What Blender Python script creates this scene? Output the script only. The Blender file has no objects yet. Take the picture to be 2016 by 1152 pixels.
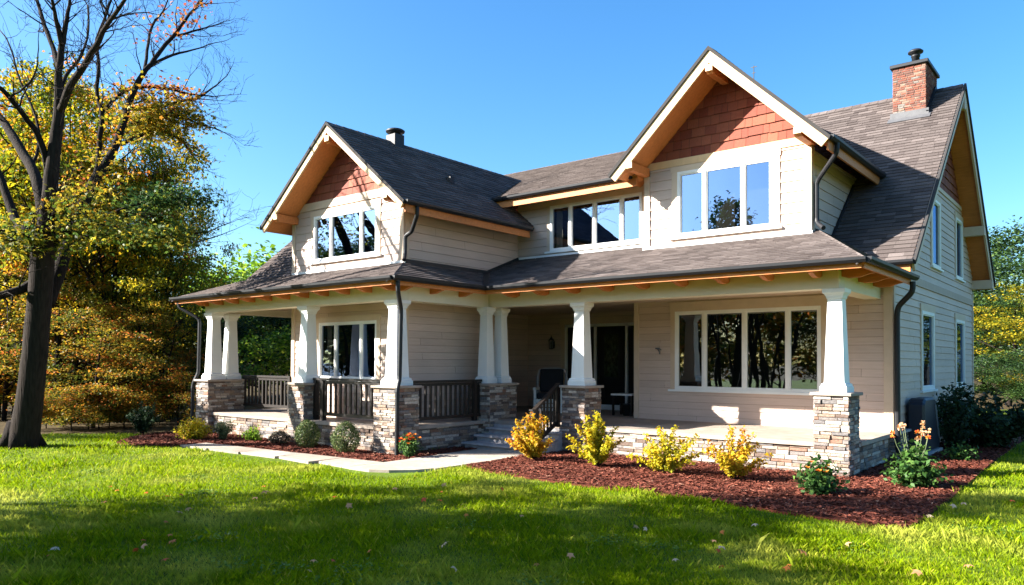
import bpy, bmesh, math, random
import numpy as np
from mathutils import Vector, Matrix, Quaternion
S = bpy.context.scene
COL = S.collection

# ------------------------------------------------------------------ camera
CAM = np.array([3.443, -12.506, 1.797]); YAW, PIT, ROL = np.radians([39.228, 1.027, .25]); FPX = 1497.1
FW = np.array([-math.sin(YAW)*math.cos(PIT), math.cos(YAW)*math.cos(PIT), math.sin(PIT)])
RT = np.array([math.cos(YAW), math.sin(YAW), 0.]); UP = np.cross(RT, FW)
R2 = RT*math.cos(ROL)+UP*math.sin(ROL); U2 = -RT*math.sin(ROL)+UP*math.cos(ROL)
cam = bpy.data.cameras.new('camera'); camo = bpy.data.objects.new('camera', cam); COL.objects.link(camo)
M = Matrix.Identity(4)
for i in range(3):
    M[i][0], M[i][1], M[i][2], M[i][3] = R2[i], U2[i], -FW[i], CAM[i]
camo.matrix_world = M
cam.sensor_width = 36; cam.lens = FPX/2016*36; cam.shift_y = 110.66/2016; cam.clip_end = 2000
S.camera = camo
# ------------------------------------------------------------------ light
SUN = Vector((.72, .70, -.525)).normalized()
ELEV = math.asin(-SUN.z); 
w = bpy.data.worlds.new('World'); S.world = w; w.use_nodes = True
nt = w.node_tree; nt.nodes.clear()
sky = nt.nodes.new('ShaderNodeTexSky'); sky.sky_type = 'NISHITA'; sky.sun_disc = False
sky.sun_elevation = ELEV; sky.sun_rotation = math.atan2(-SUN.x, -SUN.y); sky.altitude = 0; sky.air_density = 1.0; sky.dust_density = 1.6; sky.ozone_density = 2.5
bg = nt.nodes.new('ShaderNodeBackground'); bg.inputs[1].default_value = .064
out = nt.nodes.new('ShaderNodeOutputWorld')
hsv = nt.nodes.new('ShaderNodeHueSaturation'); hsv.inputs['Saturation'].default_value = 1.3; hsv.inputs['Value'].default_value = .92
tintn = nt.nodes.new('ShaderNodeMix'); tintn.data_type = 'RGBA'; tintn.blend_type = 'MULTIPLY'; tintn.inputs[0].default_value = 1; tintn.inputs[7].default_value = (.84, 1.0, 1.06, 1)
nt.links.new(sky.outputs[0], hsv.inputs['Color']); nt.links.new(hsv.outputs[0], tintn.inputs[6]); nt.links.new(tintn.outputs[2], bg.inputs[0]); nt.links.new(bg.outputs[0], out.inputs[0])
sl = bpy.data.lights.new('sun', 'SUN'); sl.energy = 5.0; sl.angle = math.radians(.5); sl.color = (1, .945, .865)
so = bpy.data.objects.new('sun', sl); COL.objects.link(so); so.location = (-20, -20, 30)
so.rotation_euler = SUN.to_track_quat('-Z', 'Y').to_euler()
S.view_settings.view_transform = 'Standard'; S.view_settings.look = 'None'; S.view_settings.exposure = 2.4; S.view_settings.gamma = 1
S.cycles.max_bounces = 8; S.cycles.transparent_max_bounces = 12; S.cycles.caustics_reflective = False; S.cycles.caustics_refractive = False
S.cycles.sample_clamp_indirect = 6

# ------------------------------------------------------------------ materials
def newmat(name):
    m = bpy.data.materials.new(name); m.use_nodes = True; n = m.node_tree; n.nodes.clear()
    o = n.nodes.new('ShaderNodeOutputMaterial'); return m, n, o
def nd(n, t, **kw):
    x = n.nodes.new(t)
    for k, v in kw.items(): setattr(x, k, v)
    return x
def ramp(n, stops, interp='LINEAR'):
    r = nd(n, 'ShaderNodeValToRGB'); r.color_ramp.interpolation = interp; e = r.color_ramp.elements
    while len(e) < len(stops): e.new(.5)
    for el, (p, c) in zip(e, stops): el.position = p; el.color = (*c, 1)
    return r
def tint_mat(name, stops, rough=.8, interp='LINEAR', nscale=30, namt=.25, bump=.0, bscale=60, spec=.3, stretch=(1,1,1), big=None):
    """colour ramp by the per-face 'tint' attribute, modulated by fine noise; optional bump"""
    m, n, o = newmat(name); L = n.links.new
    a = nd(n, 'ShaderNodeAttribute', attribute_name='tint'); r = ramp(n, stops, interp); L(a.outputs['Fac'], r.inputs[0])
    tc = nd(n, 'ShaderNodeTexCoord'); mp = nd(n, 'ShaderNodeMapping'); mp.inputs['Scale'].default_value = stretch; L(tc.outputs['Object'], mp.inputs[0])
    nz = nd(n, 'ShaderNodeTexNoise'); nz.inputs['Scale'].default_value = nscale; nz.inputs['Detail'].default_value = 5; L(mp.outputs[0], nz.inputs[0])
    mr = nd(n, 'ShaderNodeMapRange'); mr.inputs[1].default_value = .3; mr.inputs[2].default_value = .7; mr.inputs[3].default_value = 1-namt; mr.inputs[4].default_value = 1+namt; L(nz.outputs[0], mr.inputs[0])
    mx = nd(n, 'ShaderNodeMix', data_type='RGBA', blend_type='MULTIPLY'); mx.inputs[0].default_value = 1; L(r.outputs[0], mx.inputs[6]); L(mr.outputs[0], mx.inputs[7])
    col = mx.outputs[2]
    if big:
        n2 = nd(n, 'ShaderNodeTexNoise'); n2.inputs['Scale'].default_value = big[0]; n2.inputs['Detail'].default_value = 4; L(tc.outputs['Object'], n2.inputs[0])
        m2 = nd(n, 'ShaderNodeMapRange'); m2.inputs[1].default_value = .35; m2.inputs[2].default_value = .65; m2.inputs[3].default_value = 1-big[1]; m2.inputs[4].default_value = 1+big[1]; L(n2.outputs[0], m2.inputs[0])
        x2 = nd(n, 'ShaderNodeMix', data_type='RGBA', blend_type='MULTIPLY'); x2.inputs[0].default_value = 1; L(col, x2.inputs[6]); L(m2.outputs[0], x2.inputs[7]); col = x2.outputs[2]
    p = nd(n, 'ShaderNodeBsdfPrincipled'); p.inputs['Roughness'].default_value = rough; p.inputs['Specular IOR Level'].default_value = spec
    L(col, p.inputs['Base Color'])
    if bump:
        bz = nd(n, 'ShaderNodeTexNoise'); bz.inputs['Scale'].default_value = bscale; bz.inputs['Detail'].default_value = 6; L(mp.outputs[0], bz.inputs[0])
        b = nd(n, 'ShaderNodeBump'); b.inputs['Strength'].default_value = bump; b.inputs['Distance'].default_value = .02; L(bz.outputs[0], b.inputs['Height']); L(b.outputs[0], p.inputs['Normal'])
    L(p.outputs[0], o.inputs[0]); return m
def plain(name, c, rough=.6, namt=.08, nscale=12, bump=.0, bscale=60, spec=.4, stretch=(1,1,1), big=None):
    return tint_mat(name, [(0, tuple(x*.93 for x in c)), (1, tuple(min(1, x*1.07) for x in c))], rough, 'LINEAR', nscale, namt, bump, bscale, spec, stretch, big)
def leaf_mat(name, stops, trans=.35, rough=.55, patch=None, spec=.22):
    m, n, o = newmat(name); L = n.links.new
    a = nd(n, 'ShaderNodeAttribute', attribute_name='tint'); r = ramp(n, stops); L(a.outputs['Fac'], r.inputs[0]); col = r.outputs[0]
    if patch:
        tc = nd(n, 'ShaderNodeTexCoord'); n2 = nd(n, 'ShaderNodeTexNoise'); n2.inputs['Scale'].default_value = patch[0]; n2.inputs['Detail'].default_value = 5; L(tc.outputs['Object'], n2.inputs[0])
        m2 = nd(n, 'ShaderNodeMapRange'); m2.inputs[1].default_value = patch[2]; m2.inputs[2].default_value = patch[3]; L(n2.outputs[0], m2.inputs[0])
        x2 = nd(n, 'ShaderNodeMix', data_type='RGBA'); L(m2.outputs[0], x2.inputs[0]); L(col, x2.inputs[6]); x2.inputs[7].default_value = (*patch[1], 1); col = x2.outputs[2]
    p = nd(n, 'ShaderNodeBsdfPrincipled'); p.inputs['Roughness'].default_value = rough; p.inputs['Specular IOR Level'].default_value = spec; L(col, p.inputs['Base Color'])
    t = nd(n, 'ShaderNodeBsdfTranslucent'); L(col, t.inputs[0]); mx = nd(n, 'ShaderNodeMixShader'); mx.inputs[0].default_value = trans
    L(p.outputs[0], mx.inputs[1]); L(t.outputs[0], mx.inputs[2]); L(mx.outputs[0], o.inputs[0]); return m
MT = {}
MT['siding'] = plain('beige_siding', (.52, .39, .32), .6, .05, 3, .06, 25, .3, (1, 1, 12), (.7, .05))
MT['trim'] = plain('tan_trim', (.54, .41, .30), .6, .05, 6, .05, 30, .3)
MT['bandtan'] = plain('brown_band_paint', (.36, .26, .20), .6, .05, 6)
MT['white'] = plain('white_paint', (.74, .73, .705), .5, .04, 4, .05, 20, .35, (1, 1, .3), (1.6, .045))
MT['cream'] = plain('cream_beam_paint', (.66, .60, .46), .6, .04, 3, .04, 20, .3)
MT['wood'] = plain('stained_cedar', (.50, .175, .05), .55, .12, 4, .12, 20, .3, (1, 6, 6), (1.1, .12))
MT['rake'] = plain('painted_rake_board', (.58, .38, .20), .5, .07, 4, .08, 20, .3, (3, 3, 1))
MT['shingle'] = tint_mat('asphalt_shingle', [(0, (0.066, 0.0528, 0.04928)), (0.3, (0.08624, 0.0704, 0.06512)), (0.7, (0.1012, 0.08272, 0.07656)), (1, (0.1276, 0.1056, 0.09856))], .95, 'LINEAR', 90, .2, .35, 220, .1, big=(.8, .08))
MT['underlay'] = plain('shingle_underlay', (.03, .027, .026), .95)
MT['shake'] = tint_mat('red_cedar_shake', [(0, (0.1558, 0.03627, 0.02176)), (0.5, (0.1962, 0.05078, 0.02902)), (1, (0.2424, 0.07254, 0.03869))], .75, 'LINEAR', 14, .16, .2, 40, .25, (10, 10, 1))
MT['stone'] = tint_mat('ledge_stone', [(0, (.125, .088, .07)), (.12, (.22, .158, .118)), (.3, (.31, .25, .20)), (.5, (.18, .155, .142)), (.64, (.42, .365, .31)), (.82, (.14, .127, .122)), (.93, (.21, .12, .085))], .9, 'CONSTANT', 22, .3, .5, 50, .2, (1, 1, 2))
MT['mortar'] = plain('mortar', (.16, .14, .12), .95, .2, 40)
MT['brick'] = tint_mat('old_brick', [(0, (.15, .050, .034)), (.3, (.20, .075, .048)), (.6, (.12, .055, .042)), (.8, (.22, .13, .095)), (.93, (.16, .14, .125))], .9, 'CONSTANT', 30, .25, .35, 60, .2)
MT['lead'] = plain('lead_flashing', (.075, .075, .08), .6, .15, 9)
MT['metal'] = plain('black_metal', (.013, .014, .017), .5, .1, 8, .0, 1, .3)
MT['flash'] = plain('grey_flashing', (.11, .112, .12), .4, .1, 9)
MT['rail'] = plain('dark_brown_rail', (.013, .009, .007), .45, .2, 8, .05, 40, .4, (1, 1, .2))
MT['deck'] = plain('porch_concrete', (.30, .245, .20), .8, .12, 5, .1, 50, .2, (1, 1, 1), (1.2, .1))
MT['step'] = plain('grey_stone_step', (.33, .31, .31), .85, .2, 8, .15, 50)
MT['flag'] = tint_mat('flagstone', [(0, (0.2516, 0.2109, 0.1702)), (0.5, (0.3034, 0.2553, 0.2072)), (1, (0.3478, 0.296, 0.2442))], .85, 'LINEAR', 9, .14, .15, 40, .2, big=(1.5, .1))
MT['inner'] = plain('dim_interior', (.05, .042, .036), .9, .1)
MT['curtain'] = plain('curtain_cloth', (.34, .31, .27), .9, .1, 20)
MT['blackdoor'] = plain('black_door_paint', (.012, .011, .011), .35, .1, 5)
MT['cush'] = plain('navy_cushion', (.012, .014, .02), .9, .1)
MT['ac'] = plain('navy_plastic', (.012, .015, .026), .45, .08)
MT['bark'] = tint_mat('bark', [(0, (0.01215, 0.009114, 0.007812)), (1, (0.02387, 0.01823, 0.01476))], .95, 'LINEAR', 9, .4, 1.0, 11, .1, (3, 3, .34))
MT['mulch'] = tint_mat('red_mulch', [(0, (0.0645, 0.01548, 0.00946)), (0.5, (0.129, 0.03612, 0.0215)), (0.85, (0.1978, 0.0645, 0.0387)), (1, (0.2924, 0.1548, 0.1032))], .9, 'LINEAR', 30, .3, .6, 60, .15)
MT['soil'] = tint_mat('mulch_base', [(0, (0.0774, 0.02064, 0.0129)), (1, (0.1204, 0.0344, 0.02064))], .95, 'LINEAR', 45, .5, .9, 60, .1)
MT['litter'] = tint_mat('leaf_litter', [(0, (.035, .028, .012)), (1, (.07, .046, .018))], .95, 'LINEAR', 7, .5, .6, 20, .1)
def glass_mat(name, fac, tint=(.8, .9, 1), seethru=(.55, .58, .56)):
    m, n, o = newmat(name); L = n.links.new
    tc = nd(n, 'ShaderNodeTexCoord'); nz = nd(n, 'ShaderNodeTexNoise'); nz.inputs['Scale'].default_value = 1.3; L(tc.outputs['Object'], nz.inputs[0])
    b = nd(n, 'ShaderNodeBump'); b.inputs['Strength'].default_value = .045; b.inputs['Distance'].default_value = .052; L(nz.outputs[0], b.inputs['Height'])
    g = nd(n, 'ShaderNodeBsdfGlossy'); g.inputs['Roughness'].default_value = .012; g.inputs['Color'].default_value = (*tint, 1); L(b.outputs[0], g.inputs['Normal'])
    t = nd(n, 'ShaderNodeBsdfTransparent'); t.inputs[0].default_value = (*seethru, 1)
    mx = nd(n, 'ShaderNodeMixShader'); mx.inputs[0].default_value = fac
    L(t.outputs[0], mx.inputs[1]); L(g.outputs[0], mx.inputs[2]); L(mx.outputs[0], o.inputs[0]); return m
MT['doorreflect'] = tint_mat('door_glass_painted_reflection', [(0, (.03, .04, .025)), (1, (.05, .06, .035))], .12, 'LINEAR', 14, .9, .3, 18, .6, (1, 1, .5))  # mottled grey-green in the glass colour stands in for reflected trees
MT['glass'] = glass_mat('window_glass', .38, (.30, .47, .82)); MT['glassdark'] = glass_mat('porch_window_glass', .3, (.6, .68, .75))

# ------------------------------------------------------------------ mesh helpers
V3 = lambda *a: np.array(a, float)
def nrm(v): v = np.asarray(v, float); return v/np.linalg.norm(v)
class MB:
    def __init__(s): s.v = []; s.f = []; s.t = []; s.m = []
    def face(s, pts, t=.5, m=0):
        i = len(s.v); s.v += [tuple(map(float, p)) for p in pts]; s.f.append(tuple(range(i, i+len(pts)))); s.t.append(t); s.m.append(m)
    def poly_idx(s, verts, faces, t=.5, m=0):
        i = len(s.v); s.v += [tuple(map(float, p)) for p in verts]
        for f in faces: s.f.append(tuple(i+k for k in f)); s.t.append(t); s.m.append(m)
    def box(s, x0, x1, y0, y1, z0, z1, t=.5, m=0):
        v = [(x0,y0,z0),(x1,y0,z0),(x1,y1,z0),(x0,y1,z0),(x0,y0,z1),(x1,y0,z1),(x1,y1,z1),(x0,y1,z1)]
        s.poly_idx(v, [(0,3,2,1),(4,5,6,7),(0,1,5,4),(1,2,6,5),(2,3,7,6),(3,0,4,7)], t, m)
    def bar(s, p, q, wd, ht, up=(0,0,1), t=.5, m=0, off=0):
        """rectangular bar from p to q; wd sideways, ht along up; off shifts along up"""
        p, q = np.asarray(p, float), np.asarray(q, float); d = nrm(q-p); sd = nrm(np.cross(d, up)); u = np.cross(sd, d); v = []
        for c in (p, q):
            for a, b in ((-1,-1),(1,-1),(1,1),(-1,1)): v.append(c+sd*a*wd/2+u*(b*ht/2+off))
        s.poly_idx(v, [(0,1,2,3),(7,6,5,4),(0,4,5,1),(1,5,6,2),(2,6,7,3),(3,7,4,0)], t, m)
    def prism(s, poly, vec, t=.5, m=0):
        poly = [np.asarray(p, float) for p in poly]; vec = np.asarray(vec, float); n = len(poly)
        s.poly_idx(poly+[p+vec for p in poly], [tuple(range(n))[::-1], tuple(range(n, 2*n))]+[(i, (i+1) % n, n+(i+1) % n, n+i) for i in range(n)], t, m)
    def tube(s, pts, rad, n=8, t=.5, m=0, cap=True):
        pts = [np.asarray(p, float) for p in pts]; k = len(pts); vs = []; ref = None
        for i in range(k):
            d = pts[min(i+1, k-1)]-pts[max(i-1, 0)]; d = nrm(d) if np.linalg.norm(d) > 1e-9 else V3(0,0,1)
            if ref is None: ref = V3(1,0,0) if abs(d[0]) < .8 else V3(0,1,0)
            a = ref-d*(ref@d); a = nrm(a) if np.linalg.norm(a) > 1e-6 else nrm(np.cross(d, V3(.3,.5,.8))); ref = a; b = np.cross(d, a)
            r = rad[i] if hasattr(rad, '__len__') else rad
            for j in range(n): an = 2*math.pi*j/n; vs.append(pts[i]+(a*math.cos(an)+b*math.sin(an))*r)
        fs = [(i*n+j, i*n+(j+1) % n, (i+1)*n+(j+1) % n, (i+1)*n+j) for i in range(k-1) for j in range(n)]
        if cap: fs += [tuple(range(n))[::-1], tuple((k-1)*n+j for j in range(n))]
        s.poly_idx(vs, fs, t, m)
    def lathe(s, c, prof, n=16, t=.5, m=0):
        c = np.asarray(c, float); vs = [c+V3(r*math.cos(2*math.pi*j/n), r*math.sin(2*math.pi*j/n), z) for r, z in prof for j in range(n)]; k = len(prof)
        s.poly_idx(vs, [(i*n+j, i*n+(j+1) % n, (i+1)*n+(j+1) % n, (i+1)*n+j) for i in range(k-1) for j in range(n)]+[tuple(range(n))[::-1], tuple((k-1)*n+j for j in range(n))], t, m)
    def sq(s, cx, cy, prof, t=.5):
        """square-section profile [(half, z)...]"""
        vs = [(cx+a*h, cy+b*h, z) for h, z in prof for a, b in ((-1,-1),(1,-1),(1,1),(-1,1))]; k = len(prof)
        s.poly_idx(vs, [(i*4+j, i*4+(j+1) % 4, (i+1)*4+(j+1) % 4, (i+1)*4+j) for i in range(k-1) for j in range(4)]+[(3,2,1,0), tuple((k-1)*4+j for j in range(4))], t)
def mesh_of(name, mb, mats, loc=(0,0,0), smooth=False):
    me = bpy.data.meshes.new(name); l = np.asarray(loc, float)
    me.from_pydata([tuple(np.asarray(v)-l) for v in mb.v], [], mb.f)
    for m in (mats if isinstance(mats, (list, tuple)) else [mats]): me.materials.append(m)
    a = me.attributes.new('tint', 'FLOAT', 'FACE'); a.data.foreach_set('value', np.asarray(mb.t, np.float32))
    me.polygons.foreach_set('material_index', np.asarray(mb.m, np.int32))
    if smooth: me.polygons.foreach_set('use_smooth', np.ones(len(mb.f), bool))
    me.update(); return me
def link(name, me, parent=None, loc=(0,0,0)):
    o = bpy.data.objects.new(name, me); COL.objects.link(o); o.location = loc
    if parent: o.parent = parent
    return o
def part(name, mb, mats, parent, smooth=False, bevel=0):
    """mesh in the coordinates of the parent"""
    o = link(name, mesh_of(name, mb, mats, (0,0,0), smooth), parent)
    if bevel:
        b = o.modifiers.new('bevel', 'BEVEL'); b.width = bevel; b.segments = 1; b.limit_method = 'ANGLE'
    return o
def tag(o, label=None, cat=None, group=None, kind=None):
    for k, v in (('label', label), ('category', cat), ('group', group), ('kind', kind)):
        if v: o[k] = v
    return o
def empty(name, loc=(0,0,0), rz=0):
    o = bpy.data.objects.new(name, None); COL.objects.link(o); o.location = loc; o.rotation_euler = (0,0,rz); o.empty_display_size = .2; return o

def interval(poly, v):
    us = []
    n = len(poly)
    for i in range(n):
        (u0, v0), (u1, v1) = poly[i], poly[(i+1) % n]
        if abs(v1-v0) < 1e-9: continue
        k = (v-v0)/(v1-v0)
        if -1e-9 <= k <= 1+1e-9: us.append(u0+k*(u1-u0))
    return (min(us), max(us)) if len(us) > 1 else None
def courses(mb, O, U, V, N, poly, ex, tabw=None, th=.012, th0=.001, holes=(), rng=None, gap=0., lift=0., butt=0., wjit=0., tint=None, v00=None, reveal=0.):
    """overlapping courses (shingles, shakes, lap siding) over a convex polygon given in (u,v); each tab a face with a butt edge"""
    O, U, V, N = [np.asarray(a, float) for a in (O, U, V, N)]; rng = rng or random.Random(3)
    P = lambda u, v, h: O+U*u+V*v+N*h
    vmin = min(p[1] for p in poly); vmax = max(p[1] for p in poly); v = vmin if v00 is None else v00; k = 0
    while v < vmax-1e-4:
        va, vb = max(v, vmin), min(v+ex, vmax)
        if vb-va > 1e-3:
            cuts = sorted({va, vb} | {h[i] for h in holes for i in (2, 3) if va+1e-3 < h[i] < vb-1e-3})
            off = rng.random()
            for c0, c1 in zip(cuts[:-1], cuts[1:]):
                i0 = interval(poly, c0+1e-5); i1 = interval(poly, c1-1e-5)
                if not i0 or not i1: continue
                lo, hi = min(i0[0], i1[0]), max(i0[1], i1[1])
                segs = [(lo, hi)]
                for h in holes:
                    if h[2] < (c0+c1)/2 < h[3]:
                        ns = []
                        for a, b in segs:
                            if h[0] > a: ns.append((a, min(b, h[0])))
                            if h[1] < b: ns.append((max(a, h[1]), b))
                        segs = [q for q in ns if q[1]-q[0] > 1e-4]
                for a, b in segs:
                    ed = [a]
                    if tabw:
                        x = math.floor(a/tabw)*tabw+(k % 2)*tabw*.5+off*tabw*.45
                        while x < b:
                            if x > a+.04 and x < b-.04: ed.append(x)
                            x += tabw*(1+rng.uniform(-wjit, wjit))
                    ed.append(b)
                    for e0, e1 in zip(ed[:-1], ed[1:]):
                        cl = lambda q, it: min(max(q, it[0]), it[1])
                        g = gap/2 if tabw else 0
                        b0, b1 = cl(e0+g, i0), cl(e1-g, i0); t0, t1 = cl(e0+g, i1), cl(e1-g, i1)
                        if a > lo+1e-4 and e0 == a: pass
                        if b1-b0 < 1e-3 and t1-t0 < 1e-3: continue
                        hl = th+rng.random()*lift; hb = lambda q: th0+(hl-th0)*(1-(q-v)/ex)
                        bj = (rng.uniform(-butt, butt)+reveal) if c0 == va and k else 0
                        tn = rng.random() if tint is None else tint(rng, (b0+b1)/2, c0)
                        A, B = P(b0, c0+bj, hb(c0)), P(b1, c0+bj, hb(c0)); C, D = P(t1, c1, hb(c1)), P(t0, c1, hb(c1))
                        mb.face([A, B, C, D], tn)
                        if c0 == va: mb.face([P(b0, c0+bj, -th0), P(b1, c0+bj, -th0), B, A], tn)
                        if reveal and c0 == va and k: mb.face([P(b0, c0-.012, -.014), P(b1, c0-.012, -.014), P(b1, c0+reveal+.012, -.014), P(b0, c0+reveal+.012, -.014)], .0, 1)  # dark strip behind the lap gap, painting the shadow line under each board
        v += ex; k += 1
def blocks(mb, O, U, V, N, wd, ht, hr=(.042, .08), wr=(.12, .36), dep=(.012, .04), rng=None, end=.02, gap=.006):
    """coursed stone veneer / brick, every stone a bevelled block of its own"""
    O, U, V, N = [np.asarray(a, float) for a in (O, U, V, N)]; rng = rng or random.Random(5); v = 0
    while v < ht-.01:
        h = min(rng.uniform(*hr), ht-v)
        if ht-v-h < hr[0]*.5: h = ht-v
        u = -end+rng.uniform(-.05, 0)
        while u < wd+end:
            l = rng.uniform(*wr); u0, u1 = max(u, -end), min(u+l, wd+end); u += l
            if wd+end-u < wr[0]*.4: u1 = wd+end; u = wd+end
            if u1-u0 < .02: continue
            d = rng.uniform(*dep); b = min(.008, h*.12); g = gap/2; tl = rng.uniform(-.004, .004)
            P = lambda a, c, e: O+U*a+V*(v+c)+N*e
            ot = [P(u0+g, g, 0), P(u1-g, g, 0), P(u1-g, h-g, 0), P(u0+g, h-g, 0)]; dd = d-.006
            md = [P(u0+g, g, dd), P(u1-g, g, dd), P(u1-g, h-g, dd), P(u0+g, h-g, dd)]
            it = [P(u0+g+b, g+b, d+tl), P(u1-g-b, g+b, d-tl), P(u1-g-b, h-g-b, d-tl*.5), P(u0+g+b, h-g-b, d+tl*.5)]
            f = [(8,9,10,11)]
            for i in range(4): j = (i+1) % 4; f += [(i, j, 4+j, 4+i), (4+i, 4+j, 8+j, 8+i)]
            mb.poly_idx(ot+md+it, f, rng.random())
        v += h

# ------------------------------------------------------------------ the house
house = empty('house', (0,0,0)); tag(house, 'beige craftsman house with brown shingle roof, red gables and stone porch piers', 'house')
X, Y, Z = V3(1,0,0), V3(0,1,0), V3(0,0,1)
rg = random.Random(11)

def roof_plane(mb, sl, A, B, poly3, ex=.13, th=.16, seed=0):
    """A->B is the eave direction; poly3 the corners in 3D (convex). adds shingles to mb and a timber slab to sl"""
    A = np.asarray(A, float); U = nrm(np.asarray(B, float)-A); P3 = [np.asarray(p, float) for p in poly3]
    n = np.zeros(3)
    for i in range(len(P3)): n += np.cross(P3[i]-A, P3[(i+1) % len(P3)]-A)
    N = nrm(n); N = N if N[2] > 0 else -N; Vv = np.cross(N, U)
    if Vv[2] < 0: Vv = -Vv
    p2 = [((p-A)@U, (p-A)@Vv) for p in P3]
    courses(mb, A+N*.004, U, Vv, N, p2, ex, .3, .012, .001, (), random.Random(seed), .004, .006, .005, .25)
    mb.face([p+N*.002 for p in P3], .0, 1)
    sl.prism([p-N*.003 for p in P3], -N*th)
    return N
def make_roof(name, planes, seed, ex=.13, th=.16):
    a, b = MB(), MB()
    for k, (A, B, poly) in enumerate(planes): roof_plane(a, b, A, B, poly, ex, th, seed*10+k)
    r = part(name, a, [MT['shingle'], MT['underlay']], house); part('timber_deck', b, MT['wood'], r); return r
def ridge(parent, p, q, name='ridge_cap'):
    m = MB(); p, q = np.asarray(p, float), np.asarray(q, float); L = np.linalg.norm(q-p); n = int(L/.2); d = (q-p)/L
    sd = nrm(np.cross(d, Z)); r = random.Random(2)
    for i in range(n):
        a, b = p+d*L*i/n, p+d*L*(i+1.05)/n; t = r.random()
        for s in (1, -1):
            m.face([a+Z*.03, b+Z*.022, b+sd*s*.13-Z*.085, a+sd*s*.13-Z*.077], t); m.face([a+Z*.03, a+sd*s*.13-Z*.077, a+sd*s*.13-Z*.1, a], t)
    part(name, m, MT['shingle'], parent)
# main roof
XR = .464; ZR, YR = 8.24, 7.556; YE, ZE = 2.205, 3.618; YB, ZB = 12.17, 3.98
mz = lambda y: ZE+(ZR-ZE)/(YR-YE)*(y-YE)
main_roof = make_roof('main_roof', [((-4, YE, ZE), (XR, YE, ZE), [(-4, YE, ZE), (XR, YE, ZE), (XR, YR, ZR), (-4, YR, ZR)]),
    ((XR, YB, ZB), (-14.6, YB, ZB), [(XR, YB, ZB), (-14.6, YB, ZB), (-14.6, YR, ZR), (XR, YR, ZR)])], 1)
ridge(main_roof, (XR, YR, ZR), (-14.6, YR, ZR))
# shed roof over the row of four windows
sz = lambda y: 5.75+(ZR-5.75)/(YR-1.45)*(y-1.45)
shed = make_roof('shed_roof', [((-10.1, 1.45, 5.75), (-3, 1.45, 5.75), [(-10.1, 1.45, 5.75), (-4.58, 1.45, 5.75), (-4.58, YR, ZR), (-14.6, YR, ZR), (-14.6, 4.6, sz(4.6))])], 2)
# wing gable roof
WX, WZ, WE, WS = -10.1, 6.99, 4.99, .816; wz = lambda x: WZ-WS*abs(x-WX); WY0 = -2.30
wing_roof = make_roof('wing_roof', [((-7.65, WY0, WE), (-7.65, 2.05, WE), [(-7.65, WY0, wz(-7.65)), (-7.65, 1.75, wz(-7.65)), (-7.78, 2.05, wz(-7.78)), (-8.72, 2.05, wz(-8.72)), (-8.72, 3, wz(-8.72)), (WX, 6, WZ), (WX, WY0, WZ)]),
    ((-12.55, 5.5, WE), (-12.55, WY0, WE), [(-12.55, 5.5, wz(-12.55)), (-12.55, WY0, wz(-12.55)), (WX, WY0, WZ), (WX, 6, WZ)])], 3)
ridge(wing_roof, (WX, WY0, WZ), (WX, 4.5, WZ))
# dormer
DX, DZ, DE, DS = -2.76, 7.80, 5.73, .952; dz = lambda x: DZ-DS*abs(x-DX); DY0 = 1.0
iy = lambda z: YE+(z-ZE)*(YR-YE)/(ZR-ZE)
dormer_roof = make_roof('dormer_roof', [((-.59, DY0, DE), (-.59, 5, DE), [(-.59, DY0, dz(-.59)), (-.59, iy(dz(-.59))+.05, dz(-.59)), (DX, iy(DZ)+.05, DZ), (DX, DY0, DZ)]),
    ((-4.93, 3, DE), (-4.93, DY0, DE), [(-4.93, 2.2, dz(-4.93)), (-4.93, DY0, dz(-4.93)), (DX, DY0, DZ), (DX, 6.6, DZ)])], 4)
ridge(dormer_roof, (DX, DY0, DZ), (DX, 7, DZ))
# porch roof
PE = 3.368; PS = .377; FY, FX0, FX1 = -3.03, -15.39, -7.146; RY, RX1 = -.44, .369
pz = lambda y: PE+PS*(y-RY); fz = lambda y: PE+PS*(y-FY); ss = (fz(-1.723)-PE)/(FX1+8.265); vy = RY+(fz(-1.723)-PE)/PS
hk = .628; hx = lambda t: (RX1-.9*t, RY+1.5*t, PE+PS*1.5*t)
porch_roof = make_roof('porch_roof', [
    ((FX0, FY, PE), (FX1, FY, PE), [(FX0, FY, PE), (FX1, FY, PE), (-8.265, -1.723, fz(-1.723)), (-14.09, -1.73, fz(-1.73))]),
    ((FX1, FY, PE), (FX1, RY, PE), [(FX1, FY, PE), (FX1, RY, PE), (-8.265, vy, fz(-1.723)), (-8.265, -1.723, fz(-1.723))]),
    ((FX1, RY, PE), (RX1, RY, PE), [(FX1, RY, PE), (RX1, RY, PE), hx(1.66), (-8.265, 2.06, pz(2.06)), (-8.265, vy, fz(-1.723))]),
    ((RX1, RY, PE), (RX1, 2.72, PE), [(RX1, RY, PE), (RX1, 2.72, PE), (-1.1, 3.1, PE+hk*1.469), hx(1.632)]),
    ((-14.15, -1.79, 3.835), (-12.14, -1.79, 3.835), [(-14.15, -1.79, 3.835), (-12.14, -1.79, 3.835), (-12.14, 1.2, 3.835+.873*2.99), (-14.15, 1.2, 3.835+.873*2.99)]),
    ((FX0, 0, PE), (FX0, FY, PE), [(FX0, 0, PE), (FX0, FY, PE), (-14.09, -1.73, fz(-1.73)), (-14.09, 0, fz(-1.73))])], 5, .13, .085)
ridge(porch_roof, (FX1, FY, PE), (-8.265, -1.723, fz(-1.723)), 'hip_cap'); ridge(porch_roof, (FX0, FY, PE), (-14.09, -1.73, fz(-1.73)), 'hip_cap'); ridge(porch_roof, (RX1, RY, PE), hx(1.63), 'hip_cap')
m = MB(); 
def flat_strip(mb, p, q, up, wd, t=.5): mb.bar(p, q, wd, .012, up, t)
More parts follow.
